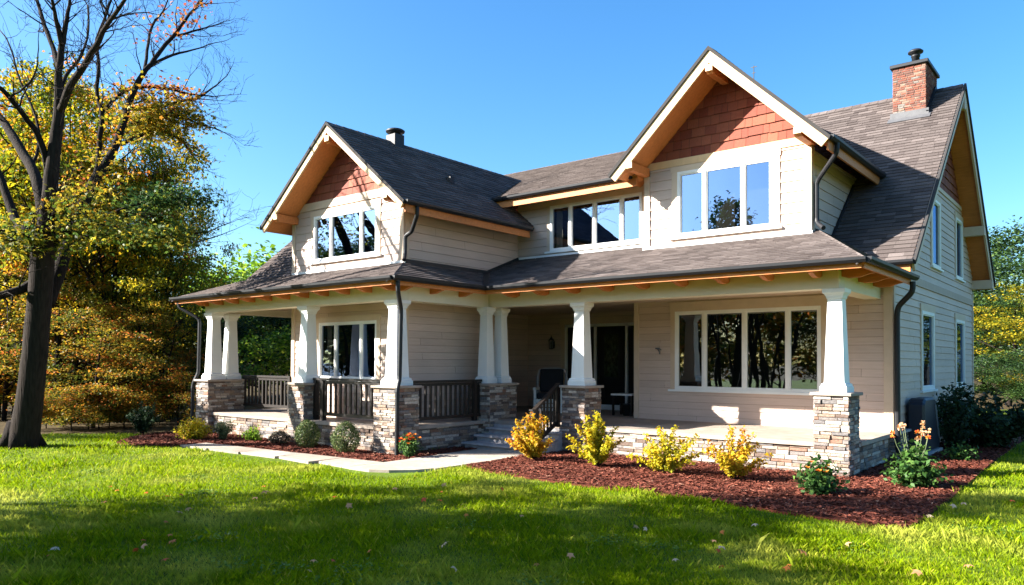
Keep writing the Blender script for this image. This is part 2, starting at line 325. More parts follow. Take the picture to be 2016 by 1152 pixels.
m.bar((FX1-.02, RY+.02, PE+.035), (-8.265, vy, fz(-1.723)+.03), .16, .012); part('valley_flashing', m, MT['metal'], porch_roof)
m = MB(); m.bar((-8.235, -1.7, fz(-1.72)+.03), (-8.235, vy, fz(-1.72)+.03), .02, .09); m.bar((-8.235, vy, fz(-1.72)+.03), (-8.235, 2.03, pz(2.03)+.03), .02, .09)
part('step_flashing', m, MT['metal'], porch_roof)
m = MB(); m.bar((-8.2, 2.02, pz(2.02)+.03), (-4.6, 2.02, pz(2.02)+.03), .02, .07); part('wall_flashing', m, MT['white'], porch_roof); m = MB(); m.bar((-4.6, 1.72, pz(1.72)+.03), (-1.08, 1.72, pz(1.72)+.03), .03, .05); part('wall_flashing', m, MT['white'], porch_roof); m = MB(); m.bar((-12.14, -1.755, fz(-1.755)+.03), (-8.2, -1.755, fz(-1.755)+.03), .03, .05)
part('wall_flashing', m, MT['white'], porch_roof)
m = MB(); m.bar((-1.075, 2.55, mz(2.55)+.05), (-1.075, iy(5.5), 5.53), .02, .1); part('dark_flashing', m, MT['metal'], dormer_roof)

# gutters and fascias
def gutter(pts, parent_name='gutter'):
    g = MB(); pts = [np.asarray(p, float) for p in pts]
    for a, b in zip(pts[:-1], pts[1:]):
        d = nrm(b-a); sd = nrm(np.cross(d, Z)); a2, b2 = a-d*.05, b+d*.05
        prof = [(a*.85, h*.72+.012) for a, h in [(-.05, .03), (-.055, -.05), (-.02, -.085), (.04, -.085), (.085, -.03), (.092, .03), (.08, .03), (.075, -.02), (.036, -.07), (-.02, -.07), (-.04, .02)]]
        n = len(prof); vs = [p+sd*o+Z*h for p in (a2, b2) for o, h in prof]
        g.poly_idx(vs, [(i, (i+1) % n, n+(i+1) % n, n+i) for i in range(n)]+[tuple(range(6))[::-1], tuple(range(n, n+6))])
    return part('gutter', g, MT['metal'], house)
gutter([(FX0+.05, FY-.03, PE-.01), (FX1-.02, FY-.03, PE-.01)]); gutter([(FX1+.03, FY, PE-.01), (FX1+.03, RY-.05, PE-.01)])
gutter([(FX1+.05, RY-.03, PE-.01), (RX1-.02, RY-.03, PE-.01)]); gutter([(RX1+.03, RY, PE-.01), (RX1+.03, 2.72, PE-.01)])
gutter([(-7.62, WY0+.05, WE-.03), (-7.62, 1.72, WE-.03)]); gutter([(-8.72, 1.42, 5.72), (-4.75, 1.42, 5.72)])
gutter([(-.56, DY0+.04, DE-.03), (-.56, iy(DE)-.15, DE-.03)]); gutter([(-.45, YE-.03, ZE-.02), (XR-.02, YE-.03, ZE-.02)])
m = MB()
for a, b in (((FX0+.06, FY+.04, 0), (FX1-.06, FY+.04, 0)), ((FX1-.04, FY+.06, 0), (FX1-.04, RY+.04, 0)), ((FX1-.04, RY+.04, 0), (RX1-.06, RY+.04, 0)), ((RX1-.04, RY+.06, 0), (RX1-.04, 2.7, 0))):
    m.bar(np.array(a)+Z*(PE-.082), np.array(b)+Z*(PE-.082), .035, .10)
fasc = part('fascia', m, MT['wood'], porch_roof)
for rf, a, b in ((wing_roof, (-7.68, WY0+.05, WE-.14), (-7.68, 1.75, WE-.14)), (shed, (-8.6, 1.47, 5.6), (-4.6, 1.47, 5.6)), (dormer_roof, (-.61, DY0+.05, DE-.15), (-.61, iy(DE)-.2, DE-.15)), (main_roof, (-.4, YE+.02, ZE-.12), (XR-.03, YE+.02, ZE-.12))):
    m = MB(); m.bar(a, b, .035, .17); part('fascia', m, MT['wood'], rf)
# rafter tails under the porch eaves
def tail(p, d):
    d = np.asarray(d, float); p = np.asarray(p, float); m = MB(); s = nrm(np.cross(d, Z))*.04
    pr = [(0, .0), (.5, .14), (.5, -.06), (.38, -.10), (.2, -.095), (.06, -.05), (0, -.045)]
    m.prism([p+d*a+Z*(h+.02*0)+s for a, h in pr], -2*s); part('rafter_tail', m, MT['wood'], porch_roof)
nt_ = 11
for i in range(nt_): tail((-14.5+i*(6.9/(nt_-1)), FY+.06, PE-.10), (0, 1, 0))
for i in range(3): tail((FX1-.06, -2.5+i*.85, PE-.10), (-1, 0, 0))
for i in range(9): tail((-6.7+i*.78, RY+.06, PE-.10), (0, 1, 0))
for i in range(3): tail((RX1-.06, .3+i*.95, PE-.10), (-1, 0, 0))
# rake boards and outlookers
def rakes(roof, apex, feet, yout, wd=.22, mat='rake'):
    for fx, fzz in feet:
        m = MB(); a = V3(apex[0], yout, apex[1]); b = V3(fx, yout, fzz); d = nrm(b-a); n = V3(-d[2], 0, d[0]); n = n if n[2] < 0 else -n
        m.prism([a+V3(0, -.03, .0)+Z*-.005, b+V3(0, -.03, 0)+Z*-.005, b+n*wd+V3(0, -.03, 0), V3(apex[0], yout-.03, apex[1]-wd/abs(n[2]))], (0, .045, 0))
        part('rake_board', m, MT[mat], roof)
        m = MB(); m.prism([a+V3(0, -.06, .03), b+V3(0, -.06, .03)+d*.03, b+n*.045+V3(0, -.06, 0)+d*.03, V3(apex[0], yout-.06, apex[1]-.05)], (0, .045, 0)); part('drip_edge', m, MT['underlay'], roof)
def outlooker(roof, x, z, y0, y1, w_=.13, h_=.17):
    m = MB(); m.prism([(x-w_/2, y0, z+h_/2), (x-w_/2, y0, z-h_/2+.05), (x-w_/2, y0+.06, z-h_/2), (x-w_/2, y1, z-h_/2), (x-w_/2, y1, z+h_/2)], (w_, 0, 0)); part('bracket', m, MT['wood'], roof)
    m = MB(); m.box(x-w_/2-.004, x+w_/2+.004, y0-.012, y0-.002, z-h_/2+.045, z+h_/2); part('bracket_cap', m, MT['rake'], roof)
rakes(wing_roof, (WX, WZ), [(-7.62, wz(-7.62)), (-12.58, wz(-12.58))], WY0, .165)
for x, z in ((WX, WZ-.36), (-12.0, wz(-12.0)-.30), (-8.2, wz(-8.2)-.30)): outlooker(wing_roof, x, z, WY0-.02, -1.70)
rakes(dormer_roof, (DX, DZ), [(-.55, dz(-.55)), (-4.97, dz(-4.97))], DY0, .205)
for x, z in ((DX, DZ-.40), (-4.5, dz(-4.5)-.33), (-1.1, dz(-1.1)-.33)): outlooker(dormer_roof, x, z, DY0-.02, 1.76)
# right gable rakes (plane x = XR)
for (y1, z1) in ((YE-.02, ZE-.02), (YB, ZB)):
    a = V3(XR, YR, ZR); b = V3(XR, y1, z1); d = nrm(b-a); n = V3(0, -d[2], d[1]); n = n if n[2] < 0 else -n
    m = MB(); m.prism([a+V3(-.015, 0, -.006), b+V3(-.015, 0, -.006), b+n*.22+V3(-.015, 0, 0), a-Z*.22/abs(n[2])+V3(-.015, 0, 0)], (.045, 0, 0)); part('rake_board', m, MT['trim'], main_roof)
    m = MB(); m.prism([a+V3(.02, 0, .03), b+V3(.02, 0, .03)+d*.03, b+n*.045+d*.03+V3(.02, 0, 0), a-Z*.05+V3(.02, 0, 0)], (.045, 0, 0)); part('drip_edge', m, MT['underlay'], main_roof)
for y, z in ((10.4, mz(YR)-(10.4-YR)*(ZR-ZB)/(YB-YR)-.36), (11.8, ZB+.0), (YR, ZR-.45)):
    m = MB(); m.box(0, XR+.04, y-.08, y+.08, z-.12, z+.12); part('bracket', m, MT['trim'], main_roof)
m = MB(); m.prism([(0.04, 2.32, 3.72), (0.04, 2.75, 4.05), (0.04, 2.62, 3.6), (.04, 2.4, 3.55)], (.1, 0, 0)); part('bracket', m, MT['wood'], main_roof)

# walls
def wall(name, O, U, N, poly, ex, holes=(), mat='siding', parent=None, **kw):
    m = MB(); courses(m, O, U, Z, N, poly, ex, 3.4, .019, .003, holes, random.Random(4), .004, .002, .001, .3, tint=lambda r, u, v: r.random(), reveal=.0035, **kw)
    return part(name, m, [MT[mat], MT['underlay']], parent or house)  # second slot: near-black colour of the painted lap shadow strips
def shakes(name, O, U, N, poly, ex=.2, seed=1, parent=None):
    m = MB(); courses(m, O, U, Z, N, poly, ex, .21, .022, .004, (), random.Random(seed), .006, .008, .008, .45); m.face([np.asarray(O)+np.asarray(U)*u+Z*v for u, v in poly], .0, 1)
    return part(name, m, [MT['shake'], MT['underlay']], parent or house)
NY = V3(0, -1, 0)
def window(O, U, N, u0, u1, v0, v1, muls, casing=.1, depth=.8, fr=.05, head=None, sill=True, curtains=(), glass='glass'):
    """frame, casing, sill, panes and the dim room behind; muls = boundaries between the panes"""
    O, U, N = [np.asarray(a, float) for a in (O, U, N)]; P = lambda u, v, h: O+U*u+Z*v+N*h
    def bx(mb, a0, a1, b0, b1, h0, h1, t=.5):
        v = [P(a, b, h) for h in (h0, h1) for a, b in ((a0, b0), (a1, b0), (a1, b1), (a0, b1))]
        mb.poly_idx(v, [(0,3,2,1),(4,5,6,7),(0,1,5,4),(1,2,6,5),(2,3,7,6),(3,0,4,7)], t)
    m = MB(); f = fr
    bx(m, u0, u1, v0, v0+f, -.05, .035); bx(m, u0, u1, v1-f, v1, -.05, .035); bx(m, u0, u0+f, v0+f, v1-f, -.05, .035); bx(m, u1-f, u1, v0+f, v1-f, -.05, .035)
    for q in muls: bx(m, q-f*.62, q+f*.62, v0+f, v1-f, -.05, .033); bx(m, q-.008, q+.008, v0+f, v1-f, .034, .04)
    # sash beads
    ed = [u0]+list(muls)+[u1]
    wobj = part('window', m, MT['white'], house)
    m = MB()
    for a, b in zip(ed[:-1], ed[1:]):
        a2 = a+(f if a == u0 else f*.62); b2 = b-(f if b == u1 else f*.62); s_ = .022
        bx(m, a2, b2, v0+f, v0+f+s_, -.04, .015); bx(m, a2, b2, v1-f-s_, v1-f, -.04, .015); bx(m, a2, a2+s_, v0+f+s_, v1-f-s_, -.04, .015); bx(m, b2-s_, b2, v0+f+s_, v1-f-s_, -.04, .015)
    part('sash', m, MT['white'], wobj)
    for a, b in zip(ed[:-1], ed[1:]):
        p = MB(); p.face([P(a+.02, v0+.02, -.012), P(b-.02, v0+.02, -.012), P(b-.02, v1-.02, -.012), P(a+.02, v1-.02, -.012)]); part('pane', p, MT[glass], wobj)
    if casing:
        m = MB(); c = casing; h = head or c
        bx(m, u0-c, u0, v0-c*.3, v1, -.01, .03); bx(m, u1, u1+c, v0-c*.3, v1, -.01, .03); bx(m, u0-c-.02, u1+c+.02, v1, v1+h, -.01, .034)
        part('casing', m, MT['trim'], wobj)
    if sill:
        m = MB(); bx(m, u0-casing-.04, u1+casing+.04, v0-.045, v0, -.01, .07); part('sill', m, MT['white'], wobj)
    m = MB(); d = depth; q = [P(u0, v0, -.05), P(u1, v0, -.05), P(u1, v1, -.05), P(u0, v1, -.05), P(u0-.2, v0-.2, -d), P(u1+.2, v0-.2, -d), P(u1+.2, v1+.2, -d), P(u0-.2, v1+.2, -d)]
    m.poly_idx(q, [(4,5,6,7),(0,1,5,4),(1,2,6,5),(2,3,7,6),(3,0,4,7)]); part('room_interior', m, MT['inner'], wobj)
    for a, b in curtains:
        m = MB(); k = max(4, int((b-a)/.035))
        for i in range(k):
            t0, t1 = a+(b-a)*i/k, a+(b-a)*(i+1)/k; h0, h1 = -.16+.02*(i % 2), -.16+.02*((i+1) % 2)
            m.face([P(t0, v0, h0), P(t1, v0, h1), P(t1, v1, h1), P(t0, v1, h0)])
        part('curtain', m, MT['curtain'], wobj)
    return wobj
def cboard(name, p0, p1, w_, t_, parent, mat='trim'):
    m = MB(); m.box(p0[0]-w_/2, p0[0]+w_/2, p0[1]-t_/2, p0[1]+t_/2, p0[2], p1[2]); return part(name, m, MT[mat], parent)

# wing (upper and lower)
YW = -1.723; XL, XRw = -12.138, -8.265
hU = (-11.306-.005, -9.092, 4.10, 5.16); hL = (-11.08, -9.08, 1.40, 2.685)
wtop = lambda x: wz(x)-.17
O = V3(0, YW, 0)
wing = wall('wing_wall', O, X, NY, [(XL, 3.7), (XRw, 3.7), (XRw, 5.32), (XL, 5.32)], .185, [hU])
wall('wing_porch_wall', O, X, NY, [(XL, .5), (XRw, .5), (XRw, 3.2), (XL, 3.2)], .15, [hL])
m = MB(); m.box(XL, XRw, YW-.034, YW, 5.325, 5.50); part('band_board', m, MT['trim'], wing)
shakes('gable_shakes', O, X, NY, [(XL+.05, 5.5), (XRw-.05, 5.5), (XRw-.05, 5.505), (WX, wtop(WX)), (XL+.05, 5.505)], .18, 3)
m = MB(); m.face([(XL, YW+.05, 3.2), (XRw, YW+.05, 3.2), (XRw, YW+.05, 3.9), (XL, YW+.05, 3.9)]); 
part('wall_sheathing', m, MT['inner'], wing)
for x in (XL+.045, XRw-.045): cboard('corner_board', (x, YW-.005, 3.72), (0, 0, 5.33), .12, .06, wing); cboard('corner_board', (x, YW-.005, .54), (0, 0, 3.1), .12, .06, wing)
window(O, X, NY, hU[0], hU[1], hU[2], hU[3], (-10.69, -9.63), .11, 1.2, .05, .13)
window(O, X, NY, hL[0], hL[1], hL[2], hL[3], (-10.49, -9.61), .11, 2.2, .045, .13, curtains=((-11.02, -10.85),))
wside = wall('wing_side_wall', (XRw, 0, 0), Y, X, [(YW, 3.6), (2.06, 3.6), (2.06, 5.28), (YW, 5.28)], .185)
wall('wing_porch_side_wall', (XRw, 0, 0), Y, X, [(YW, .5), (1.4, .5), (1.4, 3.2), (YW, 3.2)], .15)
cboard('corner_board', (XRw-.0, YW+.06, 3.6), (0, 0, 5.3), .05, .12, wside); cboard('corner_board', (XRw-.0, YW+.06, .54), (0, 0, 3.1), .05, .12, wside)
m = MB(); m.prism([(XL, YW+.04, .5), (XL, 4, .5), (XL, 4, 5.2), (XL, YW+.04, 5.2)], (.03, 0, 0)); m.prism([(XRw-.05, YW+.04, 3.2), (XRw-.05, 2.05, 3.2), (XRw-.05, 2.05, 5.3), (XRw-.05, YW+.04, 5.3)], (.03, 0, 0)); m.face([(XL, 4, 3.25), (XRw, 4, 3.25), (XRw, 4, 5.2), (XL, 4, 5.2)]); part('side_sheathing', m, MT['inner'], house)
# row of four windows
hF = (-7.272, -4.794, 4.43, 5.513); O4 = V3(0, 2.053, 0)
w4 = wall('upper_wall', O4, X, NY, [(XRw, 4.2), (-4.5, 4.2), (-4.5, 5.75), (XRw, 5.75)], .185, [hF])
m = MB(); m.box(hF[0]-.1, -4.5, 2.02, 2.053, 5.66, 5.8); part('band_board', m, MT['trim'], w4)
window(O4, X, NY, *hF, (-6.70, -6.03, -5.316), .09, 1.1, .05, .13, curtains=((-7.22, -7.02),))
# dormer
YD = 1.75; DL, DR = -4.55, -1.11; hD = (-3.795, -1.81, 4.385, 5.726); OD = V3(0, YD, 0)
dw = wall('dormer_wall', OD, X, NY, [(DL, 4.0), (DR, 4.0), (DR, 5.85), (DL, 5.85)], .2, [hD])
m = MB(); m.box(DL, DR, YD-.036, YD, 5.853, 6.0); part('band_board', m, MT['rake'], dw)
dt = lambda x: dz(x)-.18
shakes('gable_shakes', OD, X, NY, [(DL, 6.0), (DR, 6.0), (DR, 6.01), (DX, dt(DX)), (DL, 6.01)], .19, 5)
for x in (DL+.05, DR-.05): cboard('corner_board', (x, YD-.005, 4.0), (0, 0, 5.855), .13, .065, dw)
window(OD, X, NY, *hD, (-3.20, -2.40), .13, .5, .055, .12)
ds = wall('dormer_side_wall', (DR, 0, 0), Y, X, [(YD, 3.9), (2.55, 3.9), (iy(5.75), 5.75), (YD, 5.75)], .2)
cboard('corner_board', (DR+.005, YD+.05, 4.0), (0, 0, 5.8), .05, .12, ds)
# lower front wall, right
YL = 2.738; XA, XW = -5.37, .021; hR = (-4.355, -1.243, 1.22, 2.926); OL = V3(0, YL, 0)
lw = wall('front_wall', OL, X, NY, [(XA, .5), (XW, .5), (XW, 3.7), (XA, 3.7)], .15, [hR])
for x, a in ((XA+.05, .12), (XW-.06, .16)): cboard('corner_board', (x, YL-.005, .54), (0, 0, 3.6), a, .06, lw)
window(OL, X, NY, *hR, (-3.675, -2.783, -1.886), .11, 3, .055, .2, curtains=(), glass='glassdark')
m = MB(); m.lathe((0, 0, 0), [(.025, 0), (.025, .05)], 8); hb = part('hose_bib', MB(), MT['flash'], house); bpy.data.objects.remove(hb)
m = MB(); m.tube([(-4.72, YL-.0, 2.10), (-4.72, YL-.12, 2.10)], .02, 8); m.tube([(-4.72, YL-.11, 2.10), (-4.66, YL-.16, 2.04), (-4.65, YL-.17, 1.99)], .016, 8); m.bar((-4.80, YL-.09, 2.12), (-4.69, YL-.09, 2.12), .015, .03); part('wall_tap', m, MT['flash'], house, True)
# entrance alcove
YA = 5.0
wall('alcove_side_wall', (XA, 0, 0), Y, -X, [(YL, .5), (YA, .5), (YA, 3.2), (YL, 3.2)], .15)
aw = wall('alcove_back_wall', (0, YA, 0), X, NY, [(-10.25, .5), (XA, .5), (XA, 3.2), (-10.25, 3.2)], .15, [(-8.9, -6.55, .5, 2.86)])
wall('alcove_left_wall', (-10.25, 0, 0), Y, X, [(1.4, .5), (YA, .5), (YA, 3.2), (1.4, 3.2)], .15)
m = MB(); m.box(-10.3, XRw-.03, 1.36, 1.4, .5, 3.2); part('alcove_return', m, MT['siding'], house)
# door with sidelights
m = MB()
for a in (-8.9, -7.93, -6.95, -6.62): m.box(a, a+.07, YA-.05, YA+.02, .56, 2.85)
m.box(-8.9, -6.55, YA-.05, YA+.02, 2.78, 2.86); m.box(-8.9, -6.55, YA-.05, YA+.02, .54, .60); dfr = part('door_frame', m, MT['white'], house)
m = MB(); m.box(-9.05, -8.9, YA-.035, YA, .54, 2.86); m.box(-6.55, -6.4, YA-.035, YA, .54, 2.86); m.box(-9.08, -6.37, YA-.04, YA, 2.862, 3.02); part('casing', m, MT['trim'], dfr)
m = MB(); m.box(-7.86, -6.95, YA-.0, YA+.05, .67, 2.78); 
m.box(-7.74, -7.62, YA-.012, YA, .8, 2.66); m.box(-7.19, -7.07, YA-.012, YA, .8, 2.66); m.box(-7.62, -7.19, YA-.012, YA, 1.28, 1.42); m.box(-7.62, -7.19, YA-.012, YA, .8, .9); m.box(-7.62, -7.19, YA-.012, YA, 2.58, 2.66)
dr = part('front_door', m, MT['blackdoor'], house)
m = MB(); m.face([(-7.62, YA-.006, 1.42), (-7.19, YA-.006, 1.42), (-7.19, YA-.006, 2.58), (-7.62, YA-.006, 2.58)]); part('door_glass', m, MT['doorreflect'], dr)
m = MB(); m.box(-7.80, -7.77, YA-.03, YA-.012, 1.35, 1.68); m.tube([(-7.785, YA-.03, 1.4), (-7.785, YA-.08, 1.44), (-7.785, YA-.08, 1.58), (-7.785, YA-.03, 1.62)], .012, 6); part('door_handle', m, MT['metal'], dr)
m = MB(); m.box(-7.86, -6.95, YA-.08, YA+.05, .60, .67); part('door_sill', m, MT['white'], dr)
for a, b in ((-8.83, -7.93), (-6.88, -6.62)):
    m = MB(); m.face([(a, YA+.0, .6), (b, YA+.0, .6), (b, YA+.0, 2.78), (a, YA+.0, 2.78)]); part('sidelight', m, MT['blackdoor'], dfr)
# right gable wall
def mb_z(y): return ZR-(y-YR)*(ZR-ZB)/(YB-YR)
YK = 11.718
side_w = [(5.155, 6.42, 1.25, 2.92), (9.085, 10.335, 1.25, 2.92)]; side_u = [(6.24, 7.18, 3.96, 5.48), (9.175, 10.115, 3.96, 5.48)]
OG = V3(XW, 0, 0)
gw = wall('gable_wall', OG, Y, X, [(YL, .55), (YK, .55), (YK, 3.40), (YL, 3.40)], .15, side_w)
low = lambda y: (mz(y) if y < YR else mb_z(y))-.19
wall('gable_upper_wall', OG, Y, X, [(YL, 3.56), (YK, 3.56), (YK, low(YK)), (iyb := YR+(ZR-.19-5.82)*(YB-YR)/(ZR-ZB), 5.82), (iy(5.82+.19), 5.82), (YL, low(YL))], .15, side_u)
m = MB(); m.box(XW-.01, XW+.034, YL, YK, 3.40, 3.56); part('band_board', m, MT['bandtan'], gw)
shakes('gable_shakes', OG+X*.0, Y, X, [(iy(6.01)+.0, 5.82), (iyb, 5.82), (YR, ZR-.2)], .2, 8)
m = MB(); m.box(XW, XW+.036, iy(6.01), iyb, 5.76, 5.85); part('band_board', m, MT['trim'], gw)
for y in (YL+.05, YK-.05): cboard('corner_board', (XW+.005, y, .55), (0, 0, 3.7), .06, .12, gw)
for q in side_w: window(OG, Y, X, *q, (), .1, 1.0, .07, .14)
for q in side_u: window(OG, Y, X, *q, (), .1, .6, .06, .12)
m = MB(); m.box(-12, XW-.03, YK-.04, YK, .5, 4.3); m.box(XW-.6, XW-.03, YL+.1, YK-.05, .4, .5); m.box(-12.1, -12, 4, YK, .5, 4.3); part('rear_wall', m, MT['siding'], house)

# porch: ceiling, beams, deck, base
m = MB()
for a in ((-14.6, -7.6, -2.5, YW), (-8.265, -7.6, YW, .14), (-10.3, -.2, .14, 5.05), (-14.6, -12.14, YW, 0)): m.face([(a[0], a[2], 3.16), (a[1], a[2], 3.16), (a[1], a[3], 3.16), (a[0], a[3], 3.16)])
part('porch_ceiling', m, MT['trim'], house)
for a in ((-14.64, -7.54, -2.579, -2.28, 3.0, 3.42), (-7.84, -7.54, -2.28, .124, 3.0, 3.42), (-7.84, -.165, .124, .42, 3.0, 3.42), (-.46, -.165, .42, YL-.03, 3.0, 3.42), (-14.64, -14.34, -2.28, .6, 3.0, 3.42)):
    m = MB(); m.box(*a); b = part('porch_beam', m, MT['cream'], house, bevel=.006)
ZD = .54
m = MB()
for a in ((-7.55, -.02, .04, 2.9), (-10.25, -5.37, 2.9, 5.0), (-10.25, -7.55, 1.4, 2.9), (-8.3, -7.46, -2.64, 1.4), (-14.3, -8.3, -2.64, -1.70), (-14.3, -12.1, -1.70, .4), (-7.46, -7.40, -.2, .04)): m.box(*a, ZD-.07, ZD)
m.box(-5.37, -.02, 2.9, 2.92, ZD-.07, ZD); m.box(-.02, .05, .55, 2.7, ZD-.07, ZD)
deck = part('porch_deck', m, MT['deck'], house)
srng = random.Random(21)
def stone_face(mb, mort, O, U, N, wd, z0, z1, **kw):
    O = np.asarray(O, float); mort.face([O+Z*z0, O+np.asarray(U)*wd+Z*z0, O+np.asarray(U)*wd+Z*z1, O+Z*z1], .5, 1)
    blocks(mb, O+Z*z0, U, Z, N, wd, z1-z0, rng=srng, **kw)
for O_, U_, N_, L_, zt in (((-4.95, .1, 0), X, NY, 4.5, ZD-.07), ((-.05, .5, 0), Y, X, 2.2, ZD-.07), ((-14.25, -2.58, 0), X, NY, 6.3, ZD-.07), ((-7.54, -2.2, 0), Y, X, 2.2, ZD-.07), ((.07, YL, 0), Y, X, 9.0, .52), ((-.1, YL-.03, 0), X, NY, .18, .52)):
    m = MB(); stone_face(m, m, O_, U_, N_, L_, -.05, zt, end=0); sb = part('stone_base', m, [MT['stone'], MT['mortar']], house)
m = MB(); m.box(XW-.02, .16, YL-.02, YK, .52, .56); part('base_ledge', m, MT['step'], sb)
ZC = 1.29
def pier(x0, x1, y0, y1):
    m = MB()
    for O, U, N, L in (((x0, y0, 0), X, NY, x1-x0), ((x1, y0, 0), Y, X, y1-y0), ((x0, y1, 0), -Y, -X, y1-y0), ((x1, y1, 0), -X, Y, x1-x0)): stone_face(m, m, O, U, N, L, -.05, ZC, wr=(.1, .3), hr=(.04, .072))
    p = part('stone_pier', m, [MT['stone'], MT['mortar']], house)
    m = MB(); m.box(x0-.065, x1+.065, y0-.065, y1+.065, ZC, ZC+.05); part('pier_cap', m, MT['deck'], p, bevel=.006)
def column(cx, cy, k=1.0):
    m = MB(); m.sq(cx, cy, [(.155*k, ZC+.17), (.108*k, 2.86)]); c = part('porch_column', m, MT['white'], house)
    m = MB(); m.sq(cx, cy, [(.205*k, ZC+.05), (.205*k, ZC+.14), (.19*k, ZC+.15), (.185*k, ZC+.185), (.155*k, ZC+.2)]); part('column_base', m, MT['white'], c)
    m = MB(); m.sq(cx, cy, [(.11*k, 2.83), (.125*k, 2.85), (.13*k, 2.88), (.155*k, 2.92), (.172*k, 2.935), (.175*k, 3.0)]); part('column_capital', m, MT['white'], c)
pier(-.5, 0, 0, .545); column(-.25, .29)
pier(-5.43, -4.92, 0, .545); column(-5.18, .29)
pier(-7.85, -7.30, -.1, .78); column(-7.58, .1, .86); column(-7.55, .56, .86)
pier(-8.0, -7.41, -2.7, -2.13); column(-7.71, -2.40, 1.08)
pier(-10.83, -10.3, -2.7, -2.15); column(-10.56, -2.42, 1.0)
pier(-14.755, -14.20, -2.7, -1.765); column(-14.47, -2.43, 1.0); column(-14.45, -1.98, .95)
# railings
def railing(p, q, n, h0=.68, h1=1.42, post=()):
    p, q = np.asarray(p, float), np.asarray(q, float); m = MB(); m.bar(p+Z*h1, q+Z*h1, .09, .05); m.bar(p+Z*(h1-.06), q+Z*(h1-.06), .04, .06); m.bar(p+Z*h0, q+Z*h0, .05, .07)
    for k in post: c = p+(q-p)*k; m.bar(c+Z*ZD, c+Z*(h1-.02), .09, .09, (1, 0, 0))
    r = part('railing', m, MT['rail'], house)
    for i in range(n):
        c = p+(q-p)*(i+.5)/n; b = MB(); b.bar(c+Z*(h0+.03), c+Z*(h1-.08), .04, .045, nrm(q-p)); part('baluster', b, MT['rail'], r)
railing((-10.3, -2.44, 0), (-8.0, -2.44, 0), 14, .68, 1.42, (.03, .14)); railing((-7.56, -2.13, 0), (-7.56, -.1, 0), 14, .66, 1.40, (.9,)); railing((-14.2, -1.75, 0), (-12.15, -1.75, 0), 13, .70, 1.42, (.98,))
# steps with handrail
st = MB(); stp = [(-1.0, .0, .14), (-.62, .14, .27), (-.24, .27, .405)]
stairs = part('porch_steps', MB(), MT['step'], house); bpy.data.objects.remove(stairs)
m = MB(); m.box(-7.28, -5.45, -.9, .0, -.02, .1); m.box(-7.28, -5.45, -.52, .02, .1, .23); m.box(-7.28, -5.45, -.14, .04, .23, .36); m.box(-7.28, -5.45, .0, .05, .36, .465); stairs = part('porch_steps', m, MT['step'], house)
for y0, z0 in ((-.95, .1), (-.57, .23), (-.19, .36)):
    m = MB(); m.box(-7.34, -5.43, y0, y0+.44, z0, z0+.045); part('tread', m, MT['step'], stairs, bevel=.008)
m = MB(); m.bar((-5.55, -.82, .0), (-5.55, -.82, .86), .1, .1, (1, 0, 0)); m.bar((-5.55, -.82, .86), (-5.55, -.82, .89), .13, .13, (1, 0, 0)); m.bar((-5.55, -.85, .84), (-5.55, .0, 1.36), .09, .055); m.bar((-5.55, -.8, .2), (-5.55, .0, .62), .05, .07); m.bar((-5.55, -.03, .5), (-5.55, -.03, 1.36), .08, .08, (1, 0, 0))
hr = part('handrail', m, MT['rail'], house)
for i in range(6):
    y = -.7+i*.11; b = MB(); b.bar((-5.55, y, .2+(y+.8)*.52), (-5.55, y, .86+(y+.82)*.6), .035, .035, (1, 0, 0)); part('baluster', b, MT['rail'], hr)
# chimney, flue, vents
m = MB()
cx0, cx1, cy0, cy1, cz0, cz1 = -.81, -.13, 6.62, 7.85, 7.2, 8.62
brg = random.Random(9)
for O, U, N, L in (((cx0, cy0, cz0), X, NY, cx1-cx0), ((cx1, cy0, cz0), Y, X, cy1-cy0), ((cx0, cy1, cz0), -Y, -X, cy1-cy0), ((cx1, cy1, cz0), -X, Y, cx1-cx0)):
    O = np.asarray(O, float); m.face([O, O+U*L, O+U*L+Z*(cz1-cz0), O+Z*(cz1-cz0)], .5, 1); blocks(m, O, U, Z, N, L, cz1-cz0, (.048, .056), (.09, .2), (.006, .012), brg, .004, .009)
ch = part('chimney', m, [MT['brick'], MT['mortar']], house)
m = MB(); m.box(cx0-.06, cx1+.06, cy0-.06, cy1+.06, cz1, cz1+.08); part('chimney_cap', m, MT['metal'], ch, bevel=.01)
m = MB(); m.lathe((-.42, 7.05, cz1+.08), [(.085, 0), (.085, .24), (.10, .25), (.10, .28), (.08, .29), (.08, .33), (.16, .34), (.165, .37), (.12, .41), (.02, .43)], 16); part('flue', m, MT['metal'], ch, True)
m = MB(); m.bar((cx0-.1, cy0-.07, mz(cy0-.07)+.03), (cx1+.1, cy0-.07, mz(cy0-.07)+.03), .18, .02, (0, -.65, .75)); m.bar((cx0-.06, cy0-.02, mz(cy0)+.07), (cx1+.06, cy0-.02, mz(cy0)+.07), .02, .16); part('chimney_flashing', m, MT['lead'], ch)
m = MB(); m.bar((cx1+.03, cy0, mz(cy0)+.03), (cx1+.03, YR, ZR+.03), .04, .14); part('chimney_flashing', m, MT['metal'], ch)
m = MB(); m.box(-10.25, -9.93, -.5, -.2, 6.7, 7.18); vt = part('roof_vent', m, MT['metal'], house, bevel=.01)
m = MB(); m.lathe((-10.09, -.35, 7.18), [(.13, 0), (.13, .05), (.22, .06), (.23, .10), (.18, .13), (.02, .14)], 16); part('vent_cap', m, MT['metal'], vt, True)
m = MB(); m.box(-8.95, -8.8, .2, .34, wz(-8.9)-.05, wz(-8.9)+.1); part('pipe_boot', m, MT['metal'], house)
